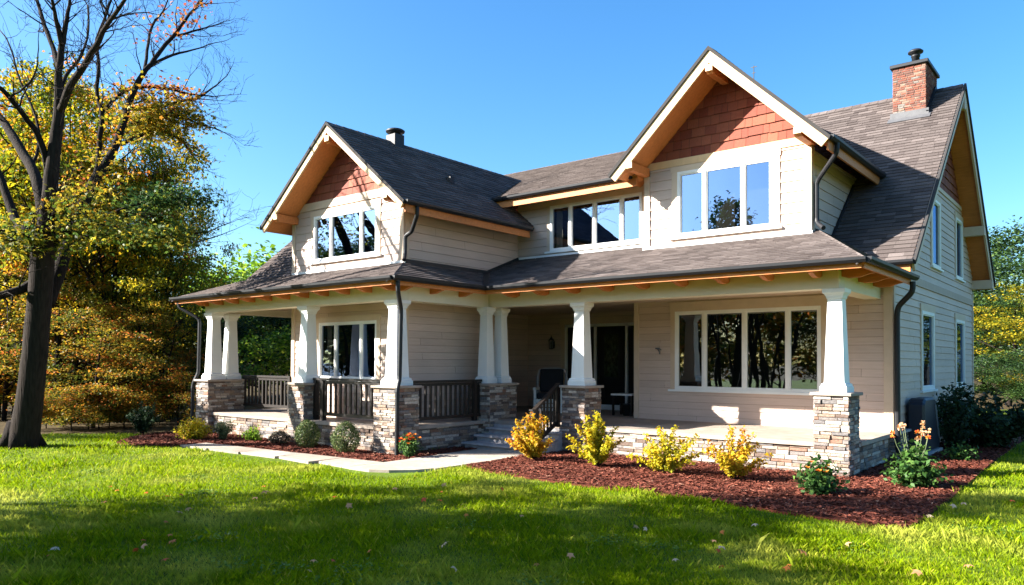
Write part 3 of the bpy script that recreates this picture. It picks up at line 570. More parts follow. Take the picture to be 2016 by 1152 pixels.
m = MB(); m.tube([(-4.485, YR, 9.1-.95), (-4.485, YR, 9.9)], .012, 6); m.bar((-4.56, YR, 9.86), (-4.40, YR, 9.86), .012, .02); m.bar((-4.53, YR, 9.7), (-4.44, YR, 9.7), .012, .02); part('antenna', m, MT['metal'], house)
# downspouts
def downspout(pts, r=.042):
    m = MB(); P = [np.asarray(p, float) for p in pts]; q = [P[0]]
    for i in range(1, len(P)-1):
        a, b = P[i-1], P[i+1]; l = min(.09, np.linalg.norm(P[i]-a)*.4, np.linalg.norm(b-P[i])*.4)
        q += [P[i]+nrm(a-P[i])*l, P[i]+(nrm(a-P[i])+nrm(b-P[i]))*l*.25, P[i]+nrm(b-P[i])*l]
    q.append(P[-1]); m.tube(q, r, 10); 
    o = part('downspout', m, MT['metal'], house, False)
    for k in (1,): pass
    return o
downspout([(-7.64, WY0+.35, 4.93), (-7.64, WY0+.35, 4.75), (-8.0, YW-.05, 4.45), (-8.17, YW-.06, 4.4), (-8.17, YW-.06, 4.02), (-8.05, YW-.2, 3.87)])
downspout([(-.54, DY0+.35, 5.66), (-.54, DY0+.35, 5.5), (-.98, YD+.02, 5.18), (-1.03, YD+.05, 5.1), (-1.03, YD+.05, 4.38), (-.85, 1.6, 4.24)])
downspout([(FX1+.03, FY+.1, 3.3), (FX1+.03, FY+.1, 3.12), (-7.3, -2.68, 2.8), (-7.33, -2.68, 1.45), (-7.30, -2.76, 1.30), (-7.30, -2.76, .02)])
downspout([(FX0+.2, FY+.05, 3.3), (FX0+.2, FY+.05, 3.15), (-14.75, -2.66, 2.85), (-14.78, -2.66, 1.5), (-14.87, -2.76, 1.22), (-14.87, -2.76, .1)])
downspout([(RX1+.02, 2.62, 3.28), (RX1+.02, 2.62, 3.1), (.13, YL-.03, 2.85), (.11, YL-.03, 2.7), (.11, YL-.03, .25), (.2, YL-.12, .12)], .05)
# small things on the porch
lan = empty('wall_lantern', (-9.3, YA-.08, 2.3)); tag(lan, 'small black lantern on the dark wall left of the front door', 'lantern')
m = MB(); m.lathe((0, -.06, -.12), [(.06, 0), (.065, .02)], 8); m.lathe((0, -.06, .12), [(.09, 0), (.03, .07), (.012, .1), (.012, .14)], 8); m.box(-.03, .03, .0, .08, -.1, .1)
for a in range(4): m.bar((.055*math.cos(a*1.571+.78), -.06+.055*math.sin(a*1.571+.78), -.1), (.075*math.cos(a*1.571+.78), -.06+.075*math.sin(a*1.571+.78), .12), .01, .01)
part('lantern_body', m, MT['metal'], lan)
m = MB(); m.lathe((0, -.06, -.1), [(.045, 0), (.06, .22)], 8); part('lantern_glass', m, MT['flash'], lan)
arm = empty('porch_armchair', (-8.05, 3.1, ZD), .5); tag(arm, 'white armchair with dark cushions in the shaded entrance', 'armchair')
m = MB()
for x, y in ((-.36, -.36), (.3, -.36), (-.36, .3), (.3, .3)): m.box(x, x+.06, y, y+.06, 0, .3 if y > 0 else .6)
m.box(-.36, .36, -.36, .36, .26, .34); m.box(-.38, -.30, -.36, .3, .56, .62); m.box(.30, .38, -.36, .3, .56, .62)
for k in range(3): m.box(-.36, .36, -.375, -.36, .05+k*.1, .12+k*.1); m.box(.36, .375, -.36, .36, .05+k*.17, .17+k*.17)
part('chair_frame', m, MT['white'], arm)
m = MB(); m.box(-.29, .29, -.36, .28, .345, .5); part('seat_cushion', m, MT['cush'], arm, bevel=.03)
m = MB(); m.prism([(-.3, .24, .5), (-.3, .38, .5), (-.3, .46, 1.08), (-.3, .34, 1.1)], (.6, 0, 0)); part('back_cushion', m, MT['cush'], arm, bevel=.03)
m = MB(); m.tube([(.36, .28, .34), (.38, .42, .85), (.34, .46, 1.05), (.2, .46, 1.09), (-.2, .46, 1.09), (-.34, .46, 1.05), (-.38, .42, .85), (-.36, .28, .34)], .035, 8); part('backrest_frame', m, MT['step'], arm, True)
tb = empty('side_table', (-5.98, 3.35, ZD)); tag(tb, 'small worn table beside the front door against the wall corner', 'table')
m = MB(); m.box(-.28, .3, -.22, .22, .48, .52); part('table_top', m, MT['white'], tb)
for x, y in ((-.26, -.2), (.24, -.2), (-.26, .16), (.24, .16)):
    m = MB(); m.box(x, x+.045, y, y+.045, 0, .48); part('leg', m, MT['rail'], tb)
pt = MB(); pt.lathe((0, 0, 0), [(.1, 0), (.16, .1), (.17, .24), (.19, .25), (.19, .28), (.15, .28)], 16)
po = link('flower_pot', mesh_of('flower_pot', pt, MT['blackdoor'], (0,0,0), True), None, (-5.9, 3.3, ZD)); tag(po, 'black plant pot on the porch floor under the small table', 'pot')
ac = empty('utility_unit', (.28, 4.35, .0)); tag(ac, 'dark navy cabinet with slanted grey panel beside the side wall', 'cabinet')
m = MB(); m.prism([(-.2, -.75, .1), (-.2, .75, .1), (-.2, .36, 1.08), (-.2, .2, 1.14), (-.2, -.6, 1.14), (-.2, -.75, 1.05)], (.3, 0, 0)); part('cabinet_body', m, MT['ac'], ac, bevel=.04)
m = MB(); m.prism([(.102, .50, .35), (.102, .66, .32), (.102, .32, .98), (.102, .16, 1.0)], (.012, 0, 0)); part('grey_panel', m, MT['flash'], ac)
m = MB(); m.box(-.2, .14, -.8, .8, .0, .1); part('plinth', m, MT['step'], ac)

# ------------------------------------------------------------------ ground, beds, path
def big_mesh(name, verts, faces_n, tint, mat, parent=None, loc=(0,0,0)):
    """verts (n*k,3) array, consecutive k-gons"""
    verts = np.asarray(verts, np.float32).reshape(-1, 3); n = len(verts)//faces_n
    me = bpy.data.meshes.new(name); me.vertices.add(len(verts)); me.vertices.foreach_set('co', verts.ravel())
    me.loops.add(len(verts)); me.loops.foreach_set('vertex_index', np.arange(len(verts), dtype=np.int32))
    me.polygons.add(n); me.polygons.foreach_set('loop_start', np.arange(0, len(verts), faces_n, dtype=np.int32)); me.polygons.foreach_set('loop_total', np.full(n, faces_n, np.int32))
    a = me.attributes.new('tint', 'FLOAT', 'FACE'); a.data.foreach_set('value', np.asarray(tint, np.float32)); me.materials.append(mat); me.update(calc_edges=True)
    return me
GRASS = [(0, (0.04644, 0.1029, 0.001548)), (0.4, (0.1471, 0.2294, 0.001548)), (0.75, (0.2399, 0.3086, 0.003096)), (1, (0.387, 0.3481, 0.04644))]
MT['blade'] = leaf_mat('grass_blades', GRASS, .45, .5, (.7, (.42, .42, .07), .5, .75), .08)
MT['lawn'] = tint_mat('lawn_ground', [(0, (0.051, 0.085, 0.0068)), (1, (0.0935, 0.136, 0.0119))], .95, 'LINEAR', 25, .5, .5, 40, .1, big=(.6, .25))
m = MB(); m.face([(-600, -600, -.02), (600, -600, -.02), (600, 600, -.02), (-600, 600, -.02)]); gr = link('ground', mesh_of('ground', m, MT['litter'])); tag(gr, 'leaf littered ground under the trees', kind='structure')
LAWN = [(-60, -60), (60, -60), (60, 30), (3, 30), (-14.6, -3.2), (-16.5, -4.6), (-19, -8), (-60, -45)]
m = MB(); m.face([(x, y, 0) for x, y in LAWN]); lg = link('lawn', mesh_of('lawn', m, MT['lawn'])); tag(lg, 'green lawn in front of the house', kind='structure')
BEDR = [(-5.46, -.9), (-5.46, -2.85), (-5.2, -2.98), (-4.7, -3.15), (-3, -3.33), (-1.1, -3.22), (.3, -3.42), (1.5, -3.54), (1.56, -3.1), (1.57, -1), (1.5, 1.8), (1.45, 4), (1.42, 14), (0, 14), (0, .6), (0, -.02), (-.6, .08), (-5.4, .08)]
BEDL = [(-13.6, -5.15), (-12.9, -5.05), (-12.2, -4.75), (-11.95, -4.45), (-12.0, -3.95), (-9.26, -3.70), (-6.72, -3.58), (-6.9, -.9), (-7.4, -.9), (-7.5, -2.6), (-14.3, -2.6), (-14.9, -2.6), (-15.1, -3.5), (-14.7, -4.3)]
def bed(name, poly, label):
    m = MB(); m.face([(x, y, .03) for x, y in poly])
    n = len(poly)
    for i in range(n): a, b = poly[i], poly[(i+1) % n]; m.face([(*a, -.02), (*b, -.02), (*b, .03), (*a, .03)])
    tag(link(name, mesh_of(name, m, MT['soil'])), label, kind='structure')
bed('mulch_bed', BEDR, 'red mulch bed along the right of the porch'); bed('mulch_bed', BEDL, 'red mulch bed in front of the left wing')
def inside(px, py, poly):
    r = np.zeros(len(px), bool); n = len(poly)
    for i in range(n):
        x0, y0 = poly[i]; x1, y1 = poly[(i+1) % n]
        if y0 == y1: continue
        c = ((y0 > py) != (y1 > py)) & (px < (x1-x0)*(py-y0)/(y1-y0)+x0); r ^= c
    return r
# path: two straight runs of flagstones with open joints
pr = random.Random(6); m = MB(); 
def slab(poly, t): m.prism([(x, y, -.02) for x, y in poly], (0, 0, .062+pr.uniform(-.003, .003)), t)
xs = [-12.0, -11.0, -9.95, -8.85, -7.75, -6.72]
for i in range(5):
    a, b = xs[i], xs[i+1]; ya0 = -3.97+(.38)*(a+12)/5.28; yb0 = -3.97+.38*(b+12)/5.28; g = .008
    sk = pr.uniform(-.12, .12); slab([(a+g+sk*(i > 0), ya0-.58), (b-g, yb0-.75 if i > 2 else yb0-.62), (b-g+.0, yb0), (a+g, ya0)], pr.random())
slab([(-6.71, -4.36), (-6.2, -4.36), (-5.9, -4.2), (-5.62, -3.9), (-5.48, -3.45), (-6.71, -3.59)], .6)
ys = [-3.58, -2.95, -2.2, -1.5, -.96]
for i in range(4):
    c = pr.uniform(-6.3, -5.95); d_ = pr.uniform(-.06, .06); x0 = -6.71-.17*(i+.5)/4
    slab([(x0, ys[i]+.012), (-5.48, ys[i]+.012+d_*(i > 0)), (-5.47, ys[i+1]-.008), (x0, ys[i+1]-.008)], pr.random())
tag(link('path', mesh_of('path', m, MT['flag'])), 'pale flagstone path leading to the porch steps', kind='structure')
# mulch chips
rn = np.random.default_rng(4)
def chips(poly, n):
    b = np.array(poly); lo, hi = b.min(0), b.max(0); px = rn.uniform(lo[0], hi[0], n*3); py = rn.uniform(lo[1], min(hi[1], 8), n*3); k = inside(px, py, poly); px, py = px[k][:n], py[k][:n]; n = len(px)
    an = rn.uniform(0, 6.283, n); L = rn.uniform(.012, .04, n); W = rn.uniform(.004, .011, n); tz = rn.uniform(-.35, .35, n); z = .036+rn.uniform(0, .02, n)+.012*np.sin(px*2.1)*np.sin(py*3.3)
    dx, dy = np.cos(an)*L, np.sin(an)*L; ex, ey = -np.sin(an)*W, np.cos(an)*W; dzz = L*tz; ez = W*rn.uniform(-.8, .8, n)
    q = np.stack([np.stack([px+a*dx+c*ex, py+a*dy+c*ey, z+a*dzz+c*ez], -1) for a, c in ((-1, -1), (1, -1), (1, 1), (-1, 1))], 1)
    return q.reshape(-1, 3), np.clip(rn.beta(1.6, 2.2, n)+(rn.random(n) > .985)*.6, 0, 1)
for poly, n in ((BEDR, 34000), (BEDL, 16000)):
    q, t = chips(poly, n); tag(link('mulch_chips', big_mesh('mulch_chips', q, 4, t, MT['mulch'])), 'loose red wood chips of the mulch bed', 'mulch', kind='stuff')
# grass blades: density falls with distance from the viewpoint's side of the lawn
def grass(n):
    an = rn.uniform(-.80, .80, n); r = 4.6*np.exp(rn.random(n)*math.log(30/4.6)*.97)
    c, s = FW[:2]/np.linalg.norm(FW[:2]); px = CAM[0]+r*(np.cos(an)*c-np.sin(-an)*(-s)*-1) if False else CAM[0]+r*(math.copysign(1, 1)*(np.cos(an)*c+np.sin(an)*s)); py = CAM[1]+r*(np.cos(an)*s-np.sin(an)*c)
    jx, jy = rn.normal(0, .035, n), rn.normal(0, .035, n); ox, oy = px, py; px, py = px+jx, py+jy
    k = inside(px, py, LAWN) & ~inside(px, py, BEDR) & ~inside(px, py, BEDL) & ~((px > -12.02) & (px < -5.46) & (py < -3.5) & (py > -4.62+.0*(px))) & ~((px > -6.9) & (px < -5.45) & (py > -4.3) & (py < 0)) & ~((px < .3) & (py > -.1))
    # path's slanted lower edge grows grass up to the stones
    px, py, r = ox[k], oy[k], r[k]
    return px, py, r
gx, gy, gr_ = grass(520000)
ex_ = rn.uniform(-12, -5.5, 6000); ey_ = -4.62+rn.uniform(0, .06, 6000)
n = len(gx); h = rn.uniform(.022, .06, n)*(1+.35*np.sin(gx*1.7+1)*np.sin(gy*2.3)); tuft = (np.sin(gx*3.1+2*np.sin(gy*1.7))*np.sin(gy*3.7+1.5*np.sin(gx*2.3)) > .55); h = h*np.where(tuft, 1.5, 1.); tall = rn.random(n) > .993; h = np.where(tall, h*2., h)
wd = rn.uniform(.0017, .0033, n)*np.clip(gr_/6, .9, 3.2); a = rn.uniform(0, 6.283, n); ln = rn.uniform(.15, .9, n)*h; la = rn.uniform(0, 6.283, n)
dx, dy = np.cos(a)*wd, np.sin(a)*wd
q = np.stack([np.stack([gx-dx, gy-dy, np.full(n, -.004)], -1), np.stack([gx+dx, gy+dy, np.full(n, -.004)], -1), np.stack([gx+dx*.6+ln*.35*np.cos(la), gy+dy*.6+ln*.35*np.sin(la), h*.6], -1), np.stack([gx+ln*np.cos(la), gy+ln*np.sin(la), h], -1)], 1)
t = np.clip(rn.normal(.5, .17, n)+.12*np.sin(gx*.9+gy*.5)*np.sin(gy*1.3-gx*.4), 0, .92); t = np.where(rn.random(n) > .97, 1, t)
tag(link('grass', big_mesh('grass', q.reshape(-1, 3), 4, t, MT['blade'])), 'short green grass blades of the lawn', 'grass', kind='stuff')

cn = 46; cx_, cy_, _ = grass(1400); cx_, cy_ = cx_[:cn], cy_[:cn]; m_ = rn.integers(0, cn, 5200); px_ = cx_[m_]+rn.normal(0, .13, 5200); py_ = cy_[m_]+rn.normal(0, .13, 5200)
CL = (px_, py_, rn.uniform(.03, .06, 5200))

# ------------------------------------------------------------------ plants
def leaves(c, nrmls, size, rng, asp=.55, fold=.25, lobes=False):
    """leaf shapes (two-plane rhombi) at centres c facing roughly nrmls"""
    n = len(c); nn = nrmls/np.maximum(np.linalg.norm(nrmls, axis=1, keepdims=True), 1e-6); r = rng.normal(size=(n, 3)); a = np.cross(nn, r); a /= np.maximum(np.linalg.norm(a, axis=1, keepdims=True), 1e-6); b = np.cross(nn, a)
    s = (size*rng.uniform(.65, 1.3, n))[:, None]
    if lobes:  # five lobed leaf, ten corners
        pts = []
        for k in range(10):
            th = 2*math.pi*k/10; rr = 1. if k % 2 == 0 else .5; rr = rr*(.75 if k in (4, 6) else 1)
            pts.append(c+(a*math.cos(th)*rr+b*math.sin(th)*rr)*s*.5+nn*s*(.12 if k % 2 else -.05))
        return np.stack(pts, 1).reshape(-1, 3)
    return np.stack([c-a*s*.5, c+b*s*asp*.5+nn*s*fold*.3, c+a*s*.5-nn*s*fold*.4, c-b*s*asp*.5+nn*s*fold*.3], 1).reshape(-1, 3)
MT['clover'] = leaf_mat('clover_leaves', [(0, (.03, .09, .008)), (.6, (.09, .18, .015)), (1, (.22, .30, .05))], .35)
tag(link('clover', big_mesh('clover', leaves(np.stack(CL, -1), V3(0, 0, 1)+rn.normal(size=(5200, 3))*.35, .03, rn, .9), 4, rn.random(5200), MT['clover'])), 'low clover and weed leaves in the lawn', 'weeds', kind='stuff')
def at(u, D):
    """ground point in the direction of photo column u at distance D"""
    f = FW[:2]/np.linalg.norm(FW[:2]); p = CAM[:2]+f*D+RT[:2]*((u-1008)/FPX*D); return V3(p[0], p[1], 0)
def shrub(name, label, cat, u, v, w_, h_, mat, nleaf, lsize, kind='ball', seed=0, group=None, pos=None, flowers=0, fmat=None):
    rng = np.random.default_rng(seed); pr = random.Random(seed); p = pos
    o = empty(name, (p[0], p[1], .02)); tag(o, label, cat, group)
    st = MB(); C, Nn, T = [], [], []
    if kind == 'ball':
        d = rng.normal(size=(nleaf, 3)); d /= np.linalg.norm(d, axis=1, keepdims=True); rr = rng.uniform(.82, 1.03, nleaf)**1; egg = 1-.25*np.clip(d[:, 2], 0, 1)
        c = np.stack([d[:, 0]*w_/2*rr*egg, d[:, 1]*w_/2*rr*egg, h_*.5+d[:, 2]*h_*.5*rr], -1); c += rng.normal(size=c.shape)*.012; nn = d+rng.normal(size=d.shape)*.7; t = rng.random(nleaf)
        for k in range(6): an = k*1.05; st.tube([(0, 0, 0), (.08*w_*math.cos(an), .08*w_*math.sin(an), h_*.3), (.3*w_*math.cos(an), .3*w_*math.sin(an), h_*.75)], [.012, .008, .003], 5)
    else:
        cs = []; ns = []; ts = []; nb = {'spray': 30, 'spike': 60, 'mound': 40, 'tall': 34}[kind]
        for k in range(nb):
            an = pr.uniform(0, 6.283); out = pr.random()**.6; hh = h_*(1-.55*out*out)*pr.uniform(.7, 1.02); R = w_/2*out
            if kind == 'spray': hh = h_*(1-.42*out*out)*pr.choice((.55, .75, .9, 1.08)); R = w_/2*out*pr.uniform(.8, 1.15)
            if kind == 'spike': hh = h_*pr.uniform(.6, 1); 
            P0 = V3(.03*math.cos(an), .03*math.sin(an), 0); P2 = V3(R*math.cos(an), R*math.sin(an), hh); P1 = V3(R*.35*math.cos(an), R*.35*math.sin(an), hh*.55)
            st.tube([P0, P1, P2], [.006, .004, .002], 4)
            q = max(3, nleaf//nb); tt = rng.uniform(.22 if kind != 'spike' else .1, 1.03, q)[:, None]
            B = (1-tt)**2*P0+2*tt*(1-tt)*P1+tt**2*P2; sp = lsize*{'spike': .4, 'spray': .5}.get(kind, 1.); B = B+rng.normal(size=B.shape)*sp*.8
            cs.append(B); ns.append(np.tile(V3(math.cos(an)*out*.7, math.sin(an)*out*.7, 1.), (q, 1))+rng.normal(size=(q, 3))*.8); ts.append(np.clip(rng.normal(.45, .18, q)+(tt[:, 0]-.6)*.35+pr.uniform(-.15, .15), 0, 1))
        c, nn, t = np.concatenate(cs), np.concatenate(ns), np.concatenate(ts); c[:, 2] = np.maximum(c[:, 2], .015)
    part('stems', st, MT['bark'], o)
    q = leaves(c, nn, lsize, rng, .6 if kind != 'spike' else .28); link('foliage', big_mesh('foliage', q, 4, t, mat), o)
    for k in range(flowers):
        an = pr.uniform(0, 6.283); R = w_/2*pr.uniform(.2, .9); z = h_*pr.uniform(.72, 1.0)*(1-.3*(2*R/w_)**2); fl = MB(); cc = V3(R*math.cos(an), R*math.sin(an), z); fr = pr.uniform(.032, .055); tn = pr.random()
        for j in range(9):
            b = j*.698+pr.uniform(-.15, .15); el = .35+.3*(j % 2); d = V3(math.cos(b)*math.cos(el), math.sin(b)*math.cos(el), math.sin(el)); e = nrm(np.cross(d, Z))*fr*.42
            fl.face([cc, cc+d*fr*.6+e, cc+d*fr, cc+d*fr*.6-e], min(1, max(0, tn+pr.uniform(-.15, .15))))
        part('flower', fl, fmat or MT['bloom'], o)
    return o
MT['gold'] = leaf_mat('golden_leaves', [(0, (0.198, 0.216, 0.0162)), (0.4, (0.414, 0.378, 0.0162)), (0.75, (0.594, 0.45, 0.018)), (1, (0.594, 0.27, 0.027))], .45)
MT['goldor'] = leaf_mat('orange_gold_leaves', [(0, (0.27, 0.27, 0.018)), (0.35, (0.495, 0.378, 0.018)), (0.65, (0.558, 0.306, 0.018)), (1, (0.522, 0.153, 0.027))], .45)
MT['olive'] = leaf_mat('grey_green_leaves', [(0, (.06, .09, .035)), (.6, (.15, .19, .09)), (1, (.28, .30, .17))], .25)
MT['box'] = leaf_mat('boxwood_leaves', [(0, (.025, .05, .015)), (.5, (.07, .11, .028)), (.85, (.13, .16, .05)), (1, (.24, .22, .08))], .25)
MT['purple'] = leaf_mat('dark_barberry_leaves', [(0, (.018, .016, .014)), (.6, (.05, .045, .03)), (1, (.12, .11, .06))], .2)
MT['green'] = leaf_mat('green_leaves', [(0, (.02, .055, .012)), (.6, (.055, .13, .025)), (1, (.15, .25, .05))], .35)
MT['lime'] = leaf_mat('lime_leaves', [(0, (.06, .14, .01)), (.6, (.17, .30, .02)), (1, (.38, .46, .05))], .45)
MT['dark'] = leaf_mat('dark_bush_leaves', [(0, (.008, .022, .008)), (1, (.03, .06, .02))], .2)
MT['bloom'] = leaf_mat('orange_petals', [(0, (.55, .04, .03)), (.5, (.75, .16, .02)), (1, (.75, .38, .05))], .3)
MT['dry'] = leaf_mat('dry_flower_heads', [(0, (.42, .20, .07)), (.5, (.55, .32, .16)), (1, (.65, .45, .32))], .3)
shrub('golden_shrub', 'small bright yellow shrub at the left end of the mulch bed', 'shrub', 0, 0, .85, .5, MT['gold'], 2600, .055, 'mound', 31, pos=(-12.95, -3.75))
shrub('lavender_plant', 'grey green spiky plant beside the small yellow shrub', 'shrub', 0, 0, .55, .42, MT['olive'], 1800, .06, 'spike', 32, pos=(-12.5, -3.3))
shrub('leafy_plant', 'small green plant with yellowish tips by the stone wall', 'shrub', 0, 0, .48, .34, MT['lime'], 700, .055, 'mound', 33, pos=(-11.6, -3.1))
shrub('barberry_bush', 'small dark purplish round bush before the stone wall', 'bush', 0, 0, .46, .28, MT['purple'], 2200, .03, 'ball', 34, pos=(-10.75, -2.99))
shrub('boxwood', 'clipped egg shaped boxwood nearer the dark barberry bush', 'bush', 0, 0, .52, .58, MT['box'], 5200, .028, 'ball', 35, 'clipped boxwoods', pos=(-9.67, -3.06))
shrub('boxwood', 'clipped egg shaped boxwood nearer the corner pier with downspout', 'bush', 0, 0, .56, .62, MT['box'], 5600, .028, 'ball', 36, 'clipped boxwoods', pos=(-8.36, -3.12))
shrub('marigold_plant', 'round green plant with red and orange blooms beside the downspout', 'flower', 0, 0, .48, .46, MT['green'], 1500, .04, 'mound', 37, pos=(-6.98, -2.75), flowers=22)
YG = 'autumn shrubs along the porch wall'
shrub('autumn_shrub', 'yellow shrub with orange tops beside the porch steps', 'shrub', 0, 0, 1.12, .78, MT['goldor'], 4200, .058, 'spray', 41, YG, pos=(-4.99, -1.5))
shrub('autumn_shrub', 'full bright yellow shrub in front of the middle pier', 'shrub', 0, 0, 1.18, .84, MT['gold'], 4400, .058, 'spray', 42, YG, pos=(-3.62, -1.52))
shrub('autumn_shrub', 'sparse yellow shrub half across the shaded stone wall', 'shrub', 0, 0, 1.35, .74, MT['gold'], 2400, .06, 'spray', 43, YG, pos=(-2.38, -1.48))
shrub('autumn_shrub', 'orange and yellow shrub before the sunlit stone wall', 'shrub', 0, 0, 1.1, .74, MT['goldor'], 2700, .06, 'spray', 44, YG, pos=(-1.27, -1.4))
shrub('leafy_plant', 'dark green leafy plant with orange blooms before the corner pier', 'flower', 0, 0, .62, .48, MT['green'], 800, .085, 'mound', 45, pos=(.1, -1.75), flowers=8)
tall = shrub('tall_flower', 'large green plant with tall dry orange flower stems at the corner', 'flower', 0, 0, .8, .54, MT['green'], 1500, .085, 'mound', 46, pos=(.97, -.25))
prr = random.Random(3)
for k in range(11):
    an = prr.uniform(0, 6.283); R = prr.uniform(.03, .3); h = prr.uniform(.66, .98); top = V3(R*math.cos(an), R*math.sin(an), h); m = MB(); m.tube([(R*.3*math.cos(an), R*.3*math.sin(an), .3), top*V3(.8, .8, .75), top], [.006, .005, .004], 5); sp = part('flower_stem', m, MT['olive'], tall)
    for j in range(prr.choice((1, 2, 2))):
        m = MB(); c = top+V3(prr.uniform(-.05, .05), prr.uniform(-.05, .05), prr.uniform(-.08, .03))*(j > 0)
        for i in range(14):
            d = nrm([prr.gauss(0, 1), prr.gauss(0, 1), prr.gauss(.3, 1)]); e = nrm(np.cross(d, V3(.2, .9, .3)))*.012; m.face([c, c+d*.025+e, c+d*.042, c+d*.025-e], prr.random())
        part('flower_head', m, MT['dry'] if k % 4 else MT['bloom'], sp)
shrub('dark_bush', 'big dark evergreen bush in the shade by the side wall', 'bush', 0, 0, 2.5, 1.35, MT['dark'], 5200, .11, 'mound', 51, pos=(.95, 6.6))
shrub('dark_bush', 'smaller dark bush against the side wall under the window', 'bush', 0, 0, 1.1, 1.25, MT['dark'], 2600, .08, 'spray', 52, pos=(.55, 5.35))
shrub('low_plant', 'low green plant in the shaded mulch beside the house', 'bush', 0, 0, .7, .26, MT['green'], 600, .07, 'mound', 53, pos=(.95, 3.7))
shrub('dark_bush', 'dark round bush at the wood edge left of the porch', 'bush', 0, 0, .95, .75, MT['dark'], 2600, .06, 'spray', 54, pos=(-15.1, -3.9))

# ------------------------------------------------------------------ trees
def grow(rng, base, height, r0, spread=.45, lean=(0, 0), lv=3, first=.25, upward=.35, nl=(7, 4, 3), reach=1.):
    """branching skeleton: list of (points, radii), list of tips"""
    br, tips = [], []
    def limb(p, d, L, r, lev):
        k = 5 if lev < 2 else 4; pts = [p]; rad = [r]
        for i in range(k):
            gs = .13 if lev else .05; d = nrm(d+V3(rng.gauss(0, gs), rng.gauss(0, gs), rng.gauss(0, .08)+(upward*.12 if lev else 0))); p = p+d*L/k; pts.append(p); rad.append(r*(1-.75*(i+1)/k) if lev else r*(1-.7*(i+1)/k))
        br.append((pts, rad))
        if lev >= lv: tips.append((pts[-1], d)); tips.append((pts[-2], d)); return
        for i in range(nl[lev]):
            f = first+(1-first)*(i+rng.random()*.8)/nl[lev] if lev == 0 else .3+.7*(i+rng.random())/nl[lev]; f = min(f, .98); j = min(int(f*k), k-1); q = pts[j]+(pts[j+1]-pts[j])*(f*k-j)
            an = rng.uniform(0, 6.283)+i*2.4; sd = V3(math.cos(an), math.sin(an), 0); dd = nrm(sd*(spread+.5)+d*.45+Z*upward*rng.uniform(-.3, 1))
            limb(q, dd, L*rng.uniform(.42, .6)*((1.15-.45*f)*reach if lev == 0 else 1), rad[j]*.5, lev+1)
    limb(np.asarray(base, float), nrm(V3(lean[0], lean[1], 1)), height, r0, 0); return br, tips
def tree_meshes(seed, height, r0, mat, nleaf, lsize, spread=.5, first=.22, flat=.45, blob=.55, upward=.35, nl=(9, 4, 3), lobes=False, reach=1.):
    rng = random.Random(seed); ng = np.random.default_rng(seed); br, tips = grow(rng, (0, 0, 0), height*.8, r0, spread, (rng.uniform(-.08, .08), rng.uniform(-.08, .08)), 3, first, upward, nl, reach)
    m = MB(); 
    for k, (p, r) in enumerate(br): m.tube(p, r, 8 if k == 0 else (6 if r[0] > .03 else 4), rng.random(), 0, False)
    tr = mesh_of('trunk', m, MT['bark'], (0, 0, 0), True)
    tp = np.array([t[0] for t in tips]); idx = ng.integers(0, len(tp), nleaf); tb = ng.normal(.48, .27, len(tp)); c = tp[idx]+ng.normal(size=(nleaf, 3))*V3(blob, blob, blob*flat); c[:, 2] = np.maximum(c[:, 2], .3)
    nn = V3(0, 0, 1)+ng.normal(size=(nleaf, 3))*.55; q = leaves(c, nn, lsize, ng, .75, .3, lobes); t = np.clip(tb[idx]+ng.normal(0, .13, nleaf), 0, 1)
    return tr, big_mesh('crown', q, 10 if lobes else 4, t, mat)
MT['maple'] = leaf_mat('yellow_maple_leaves', [(0, (.05, .09, .010)), (.35, (.13, .17, .012)), (.55, (.36, .31, .012)), (.75, (.60, .39, .012)), (.92, (.60, .27, .02)), (1, (.58, .18, .02))], .55)
MT['rust'] = leaf_mat('rust_leaves', [(0, (.05, .075, .012)), (.4, (.15, .15, .018)), (.65, (.42, .25, .02)), (1, (.50, .14, .03))], .5)
MT['olv'] = leaf_mat('olive_tree_leaves', [(0, (.03, .06, .008)), (.4, (.13, .15, .012)), (.75, (.42, .34, .015)), (1, (.55, .34, .02))], .5)
MT['tgreen'] = leaf_mat('forest_leaves', [(0, (.012, .032, .009)), (.6, (.035, .075, .018)), (1, (.09, .15, .03))], .3)
KIND = {'yellow': tree_meshes(101, 10.5, .2, MT['maple'], 11000, .145, .55, .2, .28, .42),
        'rust': tree_meshes(102, 7.0, .12, MT['rust'], 6500, .14, .6, .12, .25, .38),
        'olive': tree_meshes(103, 8.5, .16, MT['olv'], 8000, .15, .55, .12, .28, .42),
        'green': tree_meshes(104, 11., .2, MT['tgreen'], 16000, .19, .5, .12, .6, .7),
        'shade': tree_meshes(106, 10.5, .13, MT['tgreen'], 900, .2, .35, .66, .6, .26, .3, (7, 4, 3), False, .42),
        'under': tree_meshes(107, 3.0, .04, MT['rust'], 2600, .14, .7, .03, .6, .2, .2, (10, 5, 3)),
        'pole': tree_meshes(108, 10.5, .15, MT['maple'], 4200, .15, .5, .48, .3, .45, .35, (8, 4, 3), False, .75),
        'lime': tree_meshes(105, 3.6, .05, MT['lime'], 3600, .13, .6, .1, .6, .32)}
NM = {'yellow': ('maple_tree', 'tree'), 'rust': ('maple_tree', 'tree'), 'olive': ('leafy_tree', 'tree'), 'green': ('dark_tree', 'tree'), 'lime': ('young_tree', 'tree'), 'shade': ('tall_tree', 'tree'), 'pole': ('slender_tree', 'tree'), 'under': ('sapling', 'tree')}
def plant(kind, x, y, s, rz, label, group, sz=1.0):
    o = empty(NM[kind][0], (x, y, -.02), rz); o.scale = (s, s, s*sz); tag(o, label, 'tree', group); link('trunk', KIND[kind][0], o); link('crown', KIND[kind][1], o); return o
WG = 'trees of the autumn wood behind the lawn'
